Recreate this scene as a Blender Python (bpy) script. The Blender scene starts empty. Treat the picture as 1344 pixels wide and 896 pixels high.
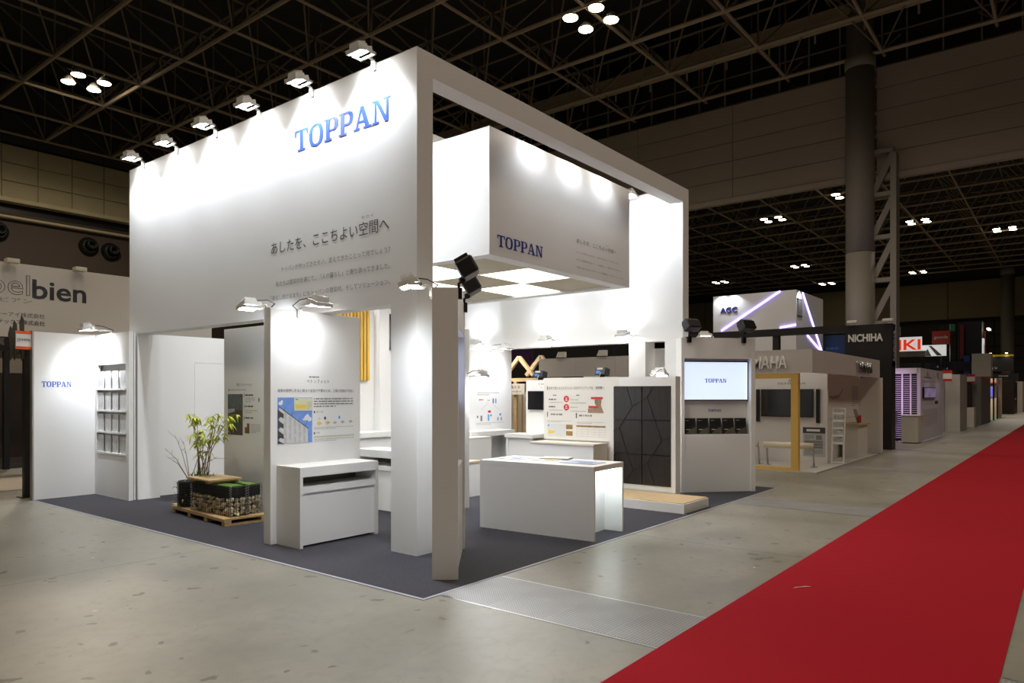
import bpy, bmesh, math, random
from mathutils import Vector, Matrix, Euler
random.seed(7)
S = bpy.context.scene
C = S.collection
R = math.radians

# ---------------------------------------------------------------- camera
cd = bpy.data.cameras.new('camera')
cd.lens = 932.0 * 36.0 / 1344.0
cd.sensor_width = 36.0
cd.shift_y = 69.0 / 1344.0
cd.clip_end = 400
cam = bpy.data.objects.new('camera', cd)
C.objects.link(cam)
cam.location = (0, 0, 1.53)
cam.rotation_euler = (R(90), 0, R(38.34 - 90))
S.camera = cam

# ---------------------------------------------------------------- world, exposure
w = bpy.data.worlds.new('hall_ambience')
S.world = w
w.use_nodes = True
w.node_tree.nodes['Background'].inputs[0].default_value = (1.0, 0.86, 0.66, 1)
w.node_tree.nodes['Background'].inputs[1].default_value = 0.008
S.view_settings.view_transform = 'Standard'
S.view_settings.look = 'None'
S.view_settings.exposure = 0.0
S.view_settings.gamma = 1.0
S.cycles.use_denoising = True
S.cycles.max_bounces = 8
S.cycles.diffuse_bounces = 5
S.cycles.glossy_bounces = 3
S.cycles.sample_clamp_indirect = 6.0

HALL_POWER = 1550
HALL_COL = (1.0, 0.86, 0.68)
COOL = (0.86, 0.92, 1.0)
WALL_POWER = 112      # wall washers of the big fascia
Z_TRUSS = 17.5


def spot(name, loc, aim, power, cone=100, blend=0.6, col=COOL, radius=0.04, parent=None):
    l = bpy.data.lights.new(name, 'SPOT')
    l.energy = power
    l.color = col
    l.spot_size = R(cone)
    l.spot_blend = blend
    l.shadow_soft_size = radius
    o = bpy.data.objects.new(name, l)
    C.objects.link(o)
    q = Vector(aim).to_track_quat('-Z', 'Y')
    m = Matrix.Translation(Vector(loc)) @ q.to_matrix().to_4x4()
    if parent is not None:
        o.parent = parent
        m = wmat(parent).inverted() @ m
    o.matrix_basis = m
    return o


def area(name, loc, aim, power, sx, sy, col=COOL, parent=None, cone=180):
    l = bpy.data.lights.new(name, 'AREA')
    l.energy = power
    l.color = col
    l.shape = 'RECTANGLE'
    l.size = sx
    l.size_y = sy
    l.spread = R(cone)
    o = bpy.data.objects.new(name, l)
    C.objects.link(o)
    q = Vector(aim).to_track_quat('-Z', 'Y')
    m = Matrix.Translation(Vector(loc)) @ q.to_matrix().to_4x4()
    if parent is not None:
        o.parent = parent
        m = wmat(parent).inverted() @ m
    o.matrix_basis = m
    return o


# general hall lighting: the high bays of the bays above and behind the viewer
for hx, hy in [(4, 16), (4, 4.5), (4, -7), (15, 4.5), (15, -7), (25.6, 4.5), (25.6, -7), (-7, 4.5), (-7, 16), (-7, -7)]:
    spot('high_bay_beam', (hx, hy, 17.2), (0, 0, -1), HALL_POWER, 145, 0.8, HALL_COL, 1.6)

# ---------------------------------------------------------------- materials
MATS = {}


def nt(name):
    m = bpy.data.materials.new(name)
    m.use_nodes = True
    t = m.node_tree
    b = t.nodes['Principled BSDF']
    return m, t, b


def mat(name, col, rough=0.5, metal=0.0, var=0.06, scale=6.0, bump=0.0, bscale=60.0, spec=0.5):
    if name in MATS:
        return MATS[name]
    m, t, b = nt(name)
    b.inputs['Roughness'].default_value = rough
    b.inputs['Metallic'].default_value = metal
    b.inputs['Specular IOR Level'].default_value = spec
    tc = t.nodes.new('ShaderNodeTexCoord')
    n = t.nodes.new('ShaderNodeTexNoise')
    n.inputs['Scale'].default_value = scale
    n.inputs['Detail'].default_value = 4
    t.links.new(tc.outputs['Object'], n.inputs['Vector'])
    mx = t.nodes.new('ShaderNodeMix')
    mx.data_type = 'RGBA'
    mx.inputs[6].default_value = (*[c * (1 - var) for c in col], 1)
    mx.inputs[7].default_value = (*[min(1, c * (1 + var)) for c in col], 1)
    t.links.new(n.outputs[0], mx.inputs[0])
    t.links.new(mx.outputs[2], b.inputs['Base Color'])
    if bump:
        n2 = t.nodes.new('ShaderNodeTexNoise')
        n2.inputs['Scale'].default_value = bscale
        t.links.new(tc.outputs['Object'], n2.inputs['Vector'])
        bp = t.nodes.new('ShaderNodeBump')
        bp.inputs['Strength'].default_value = bump
        t.links.new(n2.outputs[0], bp.inputs['Height'])
        t.links.new(bp.outputs[0], b.inputs['Normal'])
    MATS[name] = m
    return m


def emit(name, col, strength):
    if name in MATS:
        return MATS[name]
    m, t, b = nt(name)
    b.inputs['Base Color'].default_value = (*col, 1)
    b.inputs['Emission Color'].default_value = (*col, 1)
    b.inputs['Emission Strength'].default_value = strength
    MATS[name] = m
    return m


def wood(name, c1, c2, axis='X', scale=5.0, rough=0.45):
    if name in MATS:
        return MATS[name]
    m, t, b = nt(name)
    tc = t.nodes.new('ShaderNodeTexCoord')
    mp = t.nodes.new('ShaderNodeMapping')
    sc = {'X': (0.6, 9, 9), 'Y': (9, 0.6, 9), 'Z': (9, 9, 0.6)}[axis]
    mp.inputs['Scale'].default_value = sc
    n = t.nodes.new('ShaderNodeTexNoise')
    n.inputs['Scale'].default_value = scale
    n.inputs['Detail'].default_value = 6
    r = t.nodes.new('ShaderNodeValToRGB')
    r.color_ramp.elements[0].position = 0.35
    r.color_ramp.elements[1].position = 0.7
    r.color_ramp.elements[0].color = (*c1, 1)
    r.color_ramp.elements[1].color = (*c2, 1)
    t.links.new(tc.outputs['Object'], mp.inputs[0])
    t.links.new(mp.outputs[0], n.inputs['Vector'])
    t.links.new(n.outputs[0], r.inputs[0])
    t.links.new(r.outputs[0], b.inputs['Base Color'])
    b.inputs['Roughness'].default_value = rough
    MATS[name] = m
    return m


def concrete():
    m, t, b = nt('hall_concrete')
    L = t.links.new
    N = t.nodes.new
    g = N('ShaderNodeNewGeometry')

    def noise(scale, det=5, rough=0.6):
        n = N('ShaderNodeTexNoise')
        n.inputs['Scale'].default_value = scale
        n.inputs['Detail'].default_value = det
        n.inputs['Roughness'].default_value = rough
        L(g.outputs['Position'], n.inputs['Vector'])
        return n.outputs[0]

    def ramp(src, p0, p1, c0=(0, 0, 0), c1=(1, 1, 1)):
        r = N('ShaderNodeValToRGB')
        r.color_ramp.elements[0].position = p0
        r.color_ramp.elements[1].position = p1
        r.color_ramp.elements[0].color = (*c0, 1)
        r.color_ramp.elements[1].color = (*c1, 1)
        L(src, r.inputs[0])
        return r.outputs[0]

    def mixc(f, a, c2, mode='MIX'):
        x = N('ShaderNodeMix')
        x.data_type = 'RGBA'
        x.blend_type = mode
        L(f, x.inputs[0])
        L(a, x.inputs[6])
        x.inputs[7].default_value = (*c2, 1)
        return x.outputs[2]

    def math_(op, a, v):
        x = N('ShaderNodeMath')
        x.operation = op
        L(a, x.inputs[0])
        if isinstance(v, (int, float)):
            x.inputs[1].default_value = v
        else:
            L(v, x.inputs[1])
        return x.outputs[0]

    c = ramp(noise(0.7, 8, 0.65), 0.3, 0.72, (0.175, 0.167, 0.136), (0.315, 0.302, 0.254))
    c = mixc(math_('MULTIPLY', ramp(noise(9, 6, 0.7), 0.5, 0.75), 0.5), c, (0.17, 0.162, 0.135))
    c = mixc(math_('MULTIPLY', ramp(noise(0.28, 6, 0.75), 0.5, 0.68), 0.35), c, (0.15, 0.143, 0.118))
    # glue residue spots in loose clusters
    for sc, th, msc, m0, colr in ((3.1, 0.13, 0.5, 0.40, (0.085, 0.076, 0.056)), (5.0, 0.14, 0.8, 0.46, (0.10, 0.09, 0.066)), (2.3, 0.045, 1.1, 0.52, (0.66, 0.64, 0.58))):
        dn = N('ShaderNodeTexNoise')
        dn.inputs['Scale'].default_value = 9
        L(g.outputs['Position'], dn.inputs['Vector'])
        vm = N('ShaderNodeVectorMath')
        vm.operation = 'MULTIPLY_ADD'
        L(dn.outputs['Color'], vm.inputs[0])
        vm.inputs[1].default_value = (0.16, 0.16, 0)
        L(g.outputs['Position'], vm.inputs[2])
        v = N('ShaderNodeTexVoronoi')
        v.inputs['Scale'].default_value = sc
        L(vm.outputs[0], v.inputs['Vector'])
        f = ramp(v.outputs['Distance'], th * 0.75, th, (1, 1, 1), (0, 0, 0))
        f = math_('MULTIPLY', f, ramp(noise(msc, 2), m0, m0 + 0.03))
        f = math_('MULTIPLY', f, 0.85)
        c = mixc(f, c, colr)
    # scratches
    wv = N('ShaderNodeTexVoronoi')
    wv.feature = 'DISTANCE_TO_EDGE'
    wv.inputs['Scale'].default_value = 1.3
    dn2 = N('ShaderNodeTexNoise')
    dn2.inputs['Scale'].default_value = 1.5
    L(g.outputs['Position'], dn2.inputs['Vector'])
    L(dn2.outputs['Color'], wv.inputs['Vector'])
    f = ramp(wv.outputs['Distance'], 0.004, 0.010, (1, 1, 1), (0, 0, 0))
    c = mixc(math_('MULTIPLY', f, 0.12), c, (0.12, 0.115, 0.1))
    # saw-cut joints every six metres
    sp = N('ShaderNodeSeparateXYZ')
    L(g.outputs['Position'], sp.inputs[0])
    j = None
    for ax, off in ((0, 0.9), (1, 6.7)):
        q = math_('ABSOLUTE', math_('SUBTRACT', math_('FRACT', math_('MULTIPLY', math_('ADD', sp.outputs[ax], 60 - off + 3), 1 / 6), 0), 0.5), 0)
        q = math_('LESS_THAN', q, 0.0018)
        j = q if j is None else math_('MAXIMUM', j, q)
    c = mixc(math_('MULTIPLY', j, 0.55), c, (0.09, 0.085, 0.07))
    L(c, b.inputs['Base Color'])
    rr = N('ShaderNodeMapRange')
    L(noise(1.4, 6), rr.inputs[0])
    rr.inputs[3].default_value = 0.26
    rr.inputs[4].default_value = 0.52
    L(rr.outputs[0], b.inputs['Roughness'])
    bp = N('ShaderNodeBump')
    bp.inputs['Strength'].default_value = 0.06
    L(noise(22, 5), bp.inputs['Height'])
    L(bp.outputs[0], b.inputs['Normal'])
    return m


def treadplate():
    m, t, b = nt('treadplate_steel')
    L = t.links.new
    N = t.nodes.new
    tc = N('ShaderNodeTexCoord')
    ch = N('ShaderNodeTexVoronoi')
    ch.inputs['Scale'].default_value = 42
    ch.inputs['Randomness'].default_value = 0.0
    L(tc.outputs['Object'], ch.inputs['Vector'])
    dots = N('ShaderNodeValToRGB')
    dots.color_ramp.elements[0].position = 0.22
    dots.color_ramp.elements[1].position = 0.34
    dots.color_ramp.elements[0].color = (1, 1, 1, 1)
    dots.color_ramp.elements[1].color = (0, 0, 0, 1)
    L(ch.outputs['Distance'], dots.inputs[0])
    n = N('ShaderNodeTexNoise')
    n.inputs['Scale'].default_value = 3
    n.inputs['Detail'].default_value = 6
    L(tc.outputs['Object'], n.inputs['Vector'])
    x = N('ShaderNodeMix')
    x.data_type = 'RGBA'
    x.inputs[6].default_value = (0.17, 0.17, 0.17, 1)
    x.inputs[7].default_value = (0.32, 0.32, 0.32, 1)
    L(n.outputs[0], x.inputs[0])
    x2 = N('ShaderNodeMix')
    x2.data_type = 'RGBA'
    L(dots.outputs[0], x2.inputs[0])
    L(x.outputs[2], x2.inputs[6])
    x2.inputs[7].default_value = (0.46, 0.46, 0.46, 1)
    L(x2.outputs[2], b.inputs['Base Color'])
    b.inputs['Metallic'].default_value = 0.55
    b.inputs['Roughness'].default_value = 0.48
    bp = N('ShaderNodeBump')
    bp.inputs['Strength'].default_value = 0.6
    bp.inputs['Distance'].default_value = 0.003
    L(dots.outputs[0], bp.inputs['Height'])
    L(bp.outputs[0], b.inputs['Normal'])
    return m


def carpet(name, col, var=0.25):
    m = mat(name, col, 0.95, 0, var, 90, 0.35, 320, 0.15)
    return m


WHITE = mat('white_paint', (0.80, 0.80, 0.79), 0.55, 0, 0.015, 1.5)
WHITE2 = mat('white_laminate', (0.78, 0.775, 0.76), 0.38, 0, 0.015, 2)
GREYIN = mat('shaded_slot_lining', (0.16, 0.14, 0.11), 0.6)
BLACK = mat('black_paint', (0.012, 0.012, 0.013), 0.45)
BLACKM = mat('black_metal', (0.02, 0.02, 0.021), 0.4, 0.6)
STEEL = mat('brushed_steel', (0.5, 0.5, 0.5), 0.3, 0.95)
LAMPW = mat('white_lamp_casting', (0.72, 0.72, 0.70), 0.4)
GLASSB = mat('dark_screen', (0.01, 0.01, 0.011), 0.12)
TBLUE = mat('print_blue', (0.035, 0.10, 0.50), 0.5)
NAVY = mat('print_navy', (0.012, 0.035, 0.27), 0.45)
INK = mat('print_ink', (0.05, 0.048, 0.046), 0.6)
INKG = mat('print_grey_ink', (0.22, 0.21, 0.205), 0.6)
INKL = mat('print_pale_ink', (0.45, 0.44, 0.43), 0.6)
LED = emit('white_led', (1.0, 0.99, 0.96), 60)
HBAY = emit('high_bay_disc', (1.0, 0.88, 0.62), 14)
OAK = wood('pale_oak', (0.50, 0.36, 0.19), (0.66, 0.50, 0.29), 'Y')
PINE = wood('pallet_timber', (0.42, 0.28, 0.12), (0.60, 0.43, 0.20), 'Y')
STRUCT = mat('truss_steel', (0.40, 0.32, 0.22), 0.6)
WEBM = mat('dimmed_truss_steel', (0.20, 0.16, 0.11), 0.6)  # darker copy of the truss steel; dimness of upper members put into colour
DECK = mat('roof_deck', (0.030, 0.027, 0.022), 0.8)
CARB = carpet('charcoal_carpet', (0.048, 0.047, 0.055), 0.45)
CARR = carpet('red_carpet', (0.305, 0.004, 0.013), 0.12)
CONC = concrete()
TREAD = treadplate()

# ---------------------------------------------------------------- mesh helpers


class MB:
    def __init__(s):
        s.v = []
        s.f = []

    def box(s, x0, x1, y0, y1, z0, z1, m=None):
        i = len(s.v)
        p = [Vector((x, y, z)) for z in (z0, z1) for y in (y0, y1) for x in (x0, x1)]
        if m is not None:
            p = [m @ q for q in p]
        s.v += p
        for f in ((0, 2, 3, 1), (4, 5, 7, 6), (0, 1, 5, 4), (2, 6, 7, 3), (0, 4, 6, 2), (1, 3, 7, 5)):
            s.f.append([i + k for k in f])
        return s

    def bar(s, a, b, w, h=None, up=(0, 0, 1)):
        a, b = Vector(a), Vector(b)
        d = b - a
        L = d.length
        d.normalize()
        u = Vector(up)
        if abs(d.dot(u)) > 0.98:
            u = Vector((1, 0, 0))
        r = d.cross(u).normalized()
        u = r.cross(d)
        m = Matrix((r, d, u)).transposed().to_4x4()
        m.translation = a
        h = w if h is None else h
        return s.box(-w / 2, w / 2, 0, L, -h / 2, h / 2, m)

    def tube(s, pts, r, n=8, cap=True):
        pts = [Vector(p) for p in pts]
        rs = r if isinstance(r, (list, tuple)) else [r] * len(pts)
        i0 = len(s.v)
        ref = None
        for k, p in enumerate(pts):
            d = (pts[min(k + 1, len(pts) - 1)] - pts[max(k - 1, 0)]).normalized()
            u = Vector((0, 0, 1)) if abs(d.z) < 0.95 else Vector((1, 0, 0))
            if ref is not None:
                u = ref
            a = d.cross(u).normalized()
            bq = a.cross(d).normalized()
            ref = bq
            for j in range(n):
                t = 2 * math.pi * j / n
                s.v.append(p + (a * math.cos(t) + bq * math.sin(t)) * rs[k])
        for k in range(len(pts) - 1):
            for j in range(n):
                s.f.append([i0 + k * n + j, i0 + k * n + (j + 1) % n, i0 + (k + 1) * n + (j + 1) % n, i0 + (k + 1) * n + j])
        if cap:
            s.f.append([i0 + j for j in range(n)][::-1])
            s.f.append([i0 + (len(pts) - 1) * n + j for j in range(n)])
        return s

    def lathe(s, prof, c=(0, 0, 0), n=20):
        i0 = len(s.v)
        for (r, z) in prof:
            for j in range(n):
                t = 2 * math.pi * j / n
                s.v.append(Vector((c[0] + r * math.cos(t), c[1] + r * math.sin(t), c[2] + z)))
        for k in range(len(prof) - 1):
            for j in range(n):
                s.f.append([i0 + k * n + j, i0 + k * n + (j + 1) % n, i0 + (k + 1) * n + (j + 1) % n, i0 + (k + 1) * n + j])
        s.f.append([i0 + j for j in range(n)][::-1])
        s.f.append([i0 + (len(prof) - 1) * n + j for j in range(n)])
        return s

    def poly(s, pts):
        i = len(s.v)
        s.v += [Vector(p) for p in pts]
        s.f.append(list(range(i, i + len(pts))))
        return s

    def prism(s, pts, d):
        """closed polygon pts extruded by vector d"""
        i = len(s.v)
        n = len(pts)
        d = Vector(d)
        s.v += [Vector(p) for p in pts] + [Vector(p) + d for p in pts]
        s.f.append([i + k for k in range(n)][::-1])
        s.f.append([i + n + k for k in range(n)])
        for k in range(n):
            s.f.append([i + k, i + (k + 1) % n, i + n + (k + 1) % n, i + n + k])
        return s

    def xf(s, m):
        s.v = [m @ q for q in s.v]
        return s

    def mesh(s, name, m):
        me = bpy.data.meshes.new(name)
        me.from_pydata([tuple(q) for q in s.v], [], s.f)
        bm = bmesh.new()
        bm.from_mesh(me)
        bmesh.ops.recalc_face_normals(bm, faces=bm.faces)
        bm.to_mesh(me)
        bm.free()
        me.materials.append(m)
        return me


def wmat(o):
    m = o.matrix_basis.copy()
    if o.parent is not None:
        m = wmat(o.parent) @ m
    return m


def thing(name, label, cat, loc=(0, 0, 0), rz=0.0, group=None):
    o = bpy.data.objects.new(name, None)
    C.objects.link(o)
    o.matrix_basis = Matrix.Translation(Vector(loc)) @ Matrix.Rotation(rz, 4, 'Z')
    o['label'] = label
    o['category'] = cat
    if group:
        o['group'] = group
    return o


def tag(o, label, cat, group=None):
    o['label'] = label
    o['category'] = cat
    if group:
        o['group'] = group
    return o


def part(name, mb, m, parent=None, local=False, smooth=False, bevel=0.0, label=None, kind=None):
    """world-space mesh builder -> one object below its parent (local=True: already in the parent's space)"""
    me = mb.mesh(name, m) if isinstance(mb, MB) else mb
    if parent is not None and not local:
        me.transform(wmat(parent).inverted())
    o = bpy.data.objects.new(name, me)
    C.objects.link(o)
    if parent is not None:
        o.parent = parent
    if smooth:
        for p in me.polygons:
            p.use_smooth = True
    if bevel:
        md = o.modifiers.new('edge', 'BEVEL')
        md.width = bevel
        md.segments = 2
        md.limit_method = 'ANGLE'
    if label:
        o['label'] = label
    if kind:
        o['kind'] = kind
    return o


def solo(name, mb, m, label, cat, group=None, loc=None, **k):
    """a thing that is one mesh, its origin moved to its base"""
    me = mb.mesh(name, m)
    if loc is None:
        xs = [v.co for v in me.vertices]
        loc = (sum(v.x for v in xs) / len(xs), sum(v.y for v in xs) / len(xs), min(v.z for v in xs))
    me.transform(Matrix.Translation(-Vector(loc)))
    o = part(name, me, m, None, **k)
    o.location = loc
    return tag(o, label, cat, group)


def struct(name, mb, m, parent=None, **k):
    o = part(name, mb, m, parent, **k)
    if parent is None:
        o['kind'] = 'structure'
    return o


def dup(root, loc, rz, label, group=None):
    r = root.copy()
    C.objects.link(r)
    r.matrix_basis = Matrix.Translation(Vector(loc)) @ Matrix.Rotation(rz, 4, 'Z')
    r['label'] = label
    if group:
        r['group'] = group

    def rec(a, b):
        for ch in list(a.children):
            c = ch.copy()
            C.objects.link(c)
            c.parent = b
            rec(ch, c)
    rec(root, r)
    return r


# ------------------------------------------------ print and lettering
class Plane:
    """a flat print plane: u to the right, v up, in world units from an origin"""

    def __init__(s, o, right, up=(0, 0, 1), off=0.003):
        s.r = Vector(right).normalized()
        s.u = Vector(up).normalized()
        s.n = s.r.cross(s.u)
        s.o = Vector(o) + s.n * off

    def pt(s, u, v, e=0):
        return s.o + s.r * u + s.u * v + s.n * e

    def rects(s, name, lst, m, parent, e=0.0, **k):
        mb = MB()
        for (u0, v0, u1, v1) in lst:
            mb.poly([s.pt(u0, v0, e), s.pt(u1, v0, e), s.pt(u1, v1, e), s.pt(u0, v1, e)])
        return part(name, mb, m, parent, **k)

    def poly(s, name, lst, m, parent, e=0.0, **k):
        mb = MB()
        for i, pl in enumerate(lst):
            mb.poly([s.pt(u, v, e + i * 0.00006) for u, v in pl])
        return part(name, mb, m, parent, **k)

    def text(s, body, u, v, width, height, m, parent, align='L', depth=0.0, bold=0.0, outline=0.0, name='lettering', e=0.0):
        cu = bpy.data.curves.new(name, 'FONT')
        cu.body = body
        cu.size = 1.0
        cu.resolution_u = 3
        if bold:
            cu.offset = bold
        if outline:
            cu.fill_mode = 'NONE'
            cu.bevel_depth = outline
            cu.bevel_resolution = 0
        elif depth:
            cu.extrude = 0.5
        o = bpy.data.objects.new(name, cu)
        C.objects.link(o)
        bpy.context.view_layer.update()
        dg = bpy.context.evaluated_depsgraph_get()
        me = bpy.data.meshes.new_from_object(o.evaluated_get(dg))
        bpy.data.objects.remove(o)
        if not len(me.vertices):
            return None
        xs = [q.co.x for q in me.vertices]
        ys = [q.co.y for q in me.vertices]
        bw, bh = max(xs) - min(xs), max(ys) - min(ys)
        sx = width / bw if width else height / bh
        sy = height / bh if height else sx
        x0, y0 = min(xs), min(ys)
        du = {'L': 0, 'C': -bw * sx / 2, 'R': -bw * sx}[align]
        for q in me.vertices:
            zz = (q.co.z + 0.5) * depth if depth else q.co.z * (sx if outline else 0)
            q.co = s.pt(u + du + (q.co.x - x0) * sx, v + (q.co.y - y0) * sy, e + zz)
        me.materials.clear()
        me.materials.append(m)
        return part(name, me, m, parent)

    def logo(s, u, v, width, height, m, parent, e=0.0, name='lettering'):
        mb = MB()
        polys, W = serif_word()
        k = width / W
        for i, pl in enumerate(polys):
            mb.poly([s.pt(u + x * k, v + y * height, e + (i % 9) * 0.00025) for x, y in pl])
        return part(name, mb, m, parent)

    def greek(s, u0, v0, u1, v1, lines, m, parent, fill=0.5, name='printed_text', e=0.0, ragged=True):
        """illegibly small body copy: rows of short dashes"""
        rows = []
        ph = (v1 - v0) / lines
        rnd = random.Random(int((u0 + v0) * 1000) + lines)
        for k in range(lines):
            y = v1 - ph * (k + 0.75)
            x = u0
            end = u1 if not ragged or k < lines - 1 else u0 + (u1 - u0) * 0.55
            while x < end:
                wd = ph * rnd.uniform(0.5, 2.2)
                rows.append((x, y, min(x + wd, end), y + ph * fill))
                x += wd + ph * rnd.uniform(0.15, 0.5)
        return s.rects(name, rows, m, parent, e)


def serif_word():
    """the slab-serif word built stroke by stroke; unit height"""
    P = []
    x = 0.0

    def rect(a, b, c, d):
        P.append([(x + a, b), (x + c, b), (x + c, d), (x + a, d)])

    def ring(cx, cy, a, b, a2, b2, t0, t1, n):
        for k in range(n):
            p, q = t0 + (t1 - t0) * k / n, t0 + (t1 - t0) * (k + 1) / n
            e = 0.8

            def pw(v):
                return math.copysign(abs(v) ** e, v)
            P.append([(x + cx + a * pw(math.cos(p)), cy + b * pw(math.sin(p))), (x + cx + a * pw(math.cos(q)), cy + b * pw(math.sin(q))),
                      (x + cx + a2 * pw(math.cos(q)), cy + b2 * pw(math.sin(q))), (x + cx + a2 * pw(math.cos(p)), cy + b2 * pw(math.sin(p)))])
    # T
    rect(0, .89, .80, 1); rect(.30, 0, .50, .9); rect(.18, 0, .62, .09)
    P.append([(x, .68), (x + .07, .68), (x + .13, .89), (x, .89)]); P.append([(x + .73, .68), (x + .80, .68), (x + .80, .89), (x + .67, .89)])
    x += .84
    # O
    ring(.40, .5, .40, .52, .20, .41, 0, 2 * math.pi, 28)
    x += .86
    for _ in range(2):  # P P
        rect(.10, 0, .30, 1); rect(0, 0, .42, .09); rect(0, .91, .3, 1)
        rect(.3, .91, .44, 1); rect(.3, .40, .44, .49)
        ring(.44, .70, .32, .30, .13, .21, -math.pi / 2, math.pi / 2, 14)
        x += .80
    x -= .02
    # A
    P.append([(x + .34, 1), (x + .52, 1), (x + .80, .09), (x + .59, .09)])
    P.append([(x + .34, 1), (x + .42, .80), (x + .20, .09), (x + .10, .09)])
    rect(.24, .28, .56, .38); rect(0, 0, .31, .09); rect(.49, 0, .90, .09)
    x += .93
    # N
    rect(.10, 0, .21, .95); rect(0, 0, .33, .09); rect(0, .91, .25, 1)
    P.append([(x + .12, 1), (x + .30, 1), (x + .76, 0), (x + .60, 0)])
    rect(.65, .0, .76, .95); rect(.52, .91, .88, 1)
    x += .88
    return P, x


FX = (0, -1, 0)   # "right" on a face that looks toward -X
FY = (1, 0, 0)    # "right" on a face that looks toward -Y

# ================================================================ THE HALL
floor = struct('floor', MB().box(-30, 125, -35, 62, -0.2, 0), CONC)

# --- roof: deck, two chord layers and webs of the space frame
ceiling = struct('ceiling', MB().box(-20, 122, -30, 62, 22.4, 22.6), DECK)
MX, MY = 3.95, 4.4
GX = [12.93 + MX * k for k in range(-2, 25)]
GY = [33.4 + MY * k for k in range(-10, 5)]
ZT = Z_TRUSS + 2.7
for gy in GY:
    part('bottom_chord', MB().tube([(GX[0], gy, Z_TRUSS), (GX[-1], gy, Z_TRUSS)], 0.075, 6), STRUCT, ceiling)
for gx in GX:
    part('bottom_chord', MB().tube([(gx, GY[0], Z_TRUSS), (gx, GY[-1], Z_TRUSS)], 0.10, 6), STRUCT, ceiling)
for gy in GY[:-1]:
    part('top_chord', MB().tube([(GX[0], gy + MY / 2, ZT), (GX[-1], gy + MY / 2, ZT)], 0.06, 6), WEBM, ceiling)
for gx in GX[:-1]:
    part('top_chord', MB().tube([(gx + MX / 2, GY[0], ZT), (gx + MX / 2, GY[-1], ZT)], 0.06, 6), WEBM, ceiling)
web_me = {}
for sx in (-1, 1):
    for sy in (-1, 1):
        web_me[(sx, sy)] = MB().tube([(0, 0, 0), (sx * MX / 2, sy * MY / 2, 2.7)], 0.045, 5).mesh('web_member', WEBM)
post_me = MB().tube([(0, 0, 0), (0, 0, 4.9)], 0.045, 5).mesh('web_post', WEBM)
nodes = []
cdir = Vector((math.cos(R(38.34)), math.sin(R(38.34)), 0))
for gx in GX:
    for gy in GY:
        v = Vector((gx, gy, 0))
        ang = abs(v.angle(cdir))
        nodes.append((0 if ang < R(40) else 1, v.length, gx, gy))
nodes.sort()
rest = MB()
for k, (_, _, gx, gy) in enumerate(nodes):
    for key, me in web_me.items():
        if k < 70:
            o = part('web_member', me, STRUCT, ceiling, local=True)
            o.data = me
            o.location = (gx, gy, Z_TRUSS)
        else:
            rest.bar((gx, gy, Z_TRUSS), (gx + key[0] * MX / 2, gy + key[1] * MY / 2, ZT), 0.08)
    if k < 150:
        o = part('web_post', post_me, STRUCT, ceiling, local=True)
        o.location = (gx, gy, Z_TRUSS)
part('far_web', rest, WEBM, ceiling, kind='stuff')

# --- high-bay lamp clusters that the photo shows
DISH = mat('high_bay_dish', (0.35, 0.33, 0.28), 0.4, 0.5)


def high_bay():
    t = thing('high_bay_light', '', 'ceiling light', (0, 0, 0))
    part('hanger', MB().tube([(-.9, 0, .5), (-.9, 0, 5.05)], .012, 5).tube([(.9, 0, .5), (.9, 0, 5.05)], .012, 5), BLACKM, t, local=True)
    part('rack', MB().box(-1.0, 1.0, -0.03, 0.03, 0.42, 0.5).box(-0.63, -0.57, -0.8, 0.8, 0.36, 0.42).box(0.57, 0.63, -0.8, 0.8, 0.36, 0.42), BLACKM, t, local=True)
    for sx in (-1, 1):
        for sy in (-1, 1):
            c = (sx * 0.6, sy * 0.63, 0)
            d = part('dish', MB().lathe([(0.10, 0.36), (0.16, 0.30), (0.33, 0.04), (0.34, 0.03)], c, 16), DISH, t, local=True, smooth=True)
            part('lamp_disc', MB().lathe([(0.31, 0.0), (0.32, 0.03)], c, 16), HBAY, d, local=True)
    return t


hb = high_bay()
hb_lab = [
    ((14.9, 39.4), 'four-lamp high-bay ceiling light at upper left, beyond the big printed fascia'),
    ((25.6, 16.0), 'four-lamp high-bay ceiling light hanging above the middle of the booth frame'),
    ((65.3, 21.4), 'four-lamp high-bay light just below the hanging smoke curtain, left of the tall column'),
    ((74.4, 11.2), 'four-lamp high-bay light in the far bay, just right of the tall round column'),
    ((83.0, 5.2), 'four-lamp high-bay light in the far bay at the right frame edge'),
    ((60.8, 14.2), 'high-bay light half hidden by the left edge of the tall column'),
    ((91.2, 26.6), 'far high-bay light, upper of the pair over the boxy white tower'),
    ((97.3, 39.3), 'far high-bay light left of and above the boxy white tower'),
    ((108.1, 27.8), 'far high-bay light between the boxy white tower and the tall column'),
    ((105.3, 15.9), 'farthest high-bay light right of the tall column, low above the beige wall band'),
]
for k, ((x, y), lab) in enumerate(hb_lab):
    o = hb if k == 0 else dup(hb, (x, y, Z_TRUSS - 0.15), 0, lab)
    o.matrix_basis = Matrix.Translation((x, y, Z_TRUSS - 0.15))
    o['label'] = lab
    o['group'] = 'high-bay lamp clusters'
    if x < 30 or y < 12:
        spot('high_bay_beam', (x, y, Z_TRUSS - 0.25), (0, 0, -1), HALL_POWER * (3.0 if y > 30 else 2.0), 176 if y > 30 else 140, 0.6, HALL_COL, 1.0)
# the next bay's floor and booths get their share too
for x, y in ((50, 6), (62, 0), (76, 0), (90, 4)):
    spot('high_bay_beam', (x, y, 16.9), (0, 0, -1), HALL_POWER * 0.8, 150, 0.5, HALL_COL, 0.5)

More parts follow.
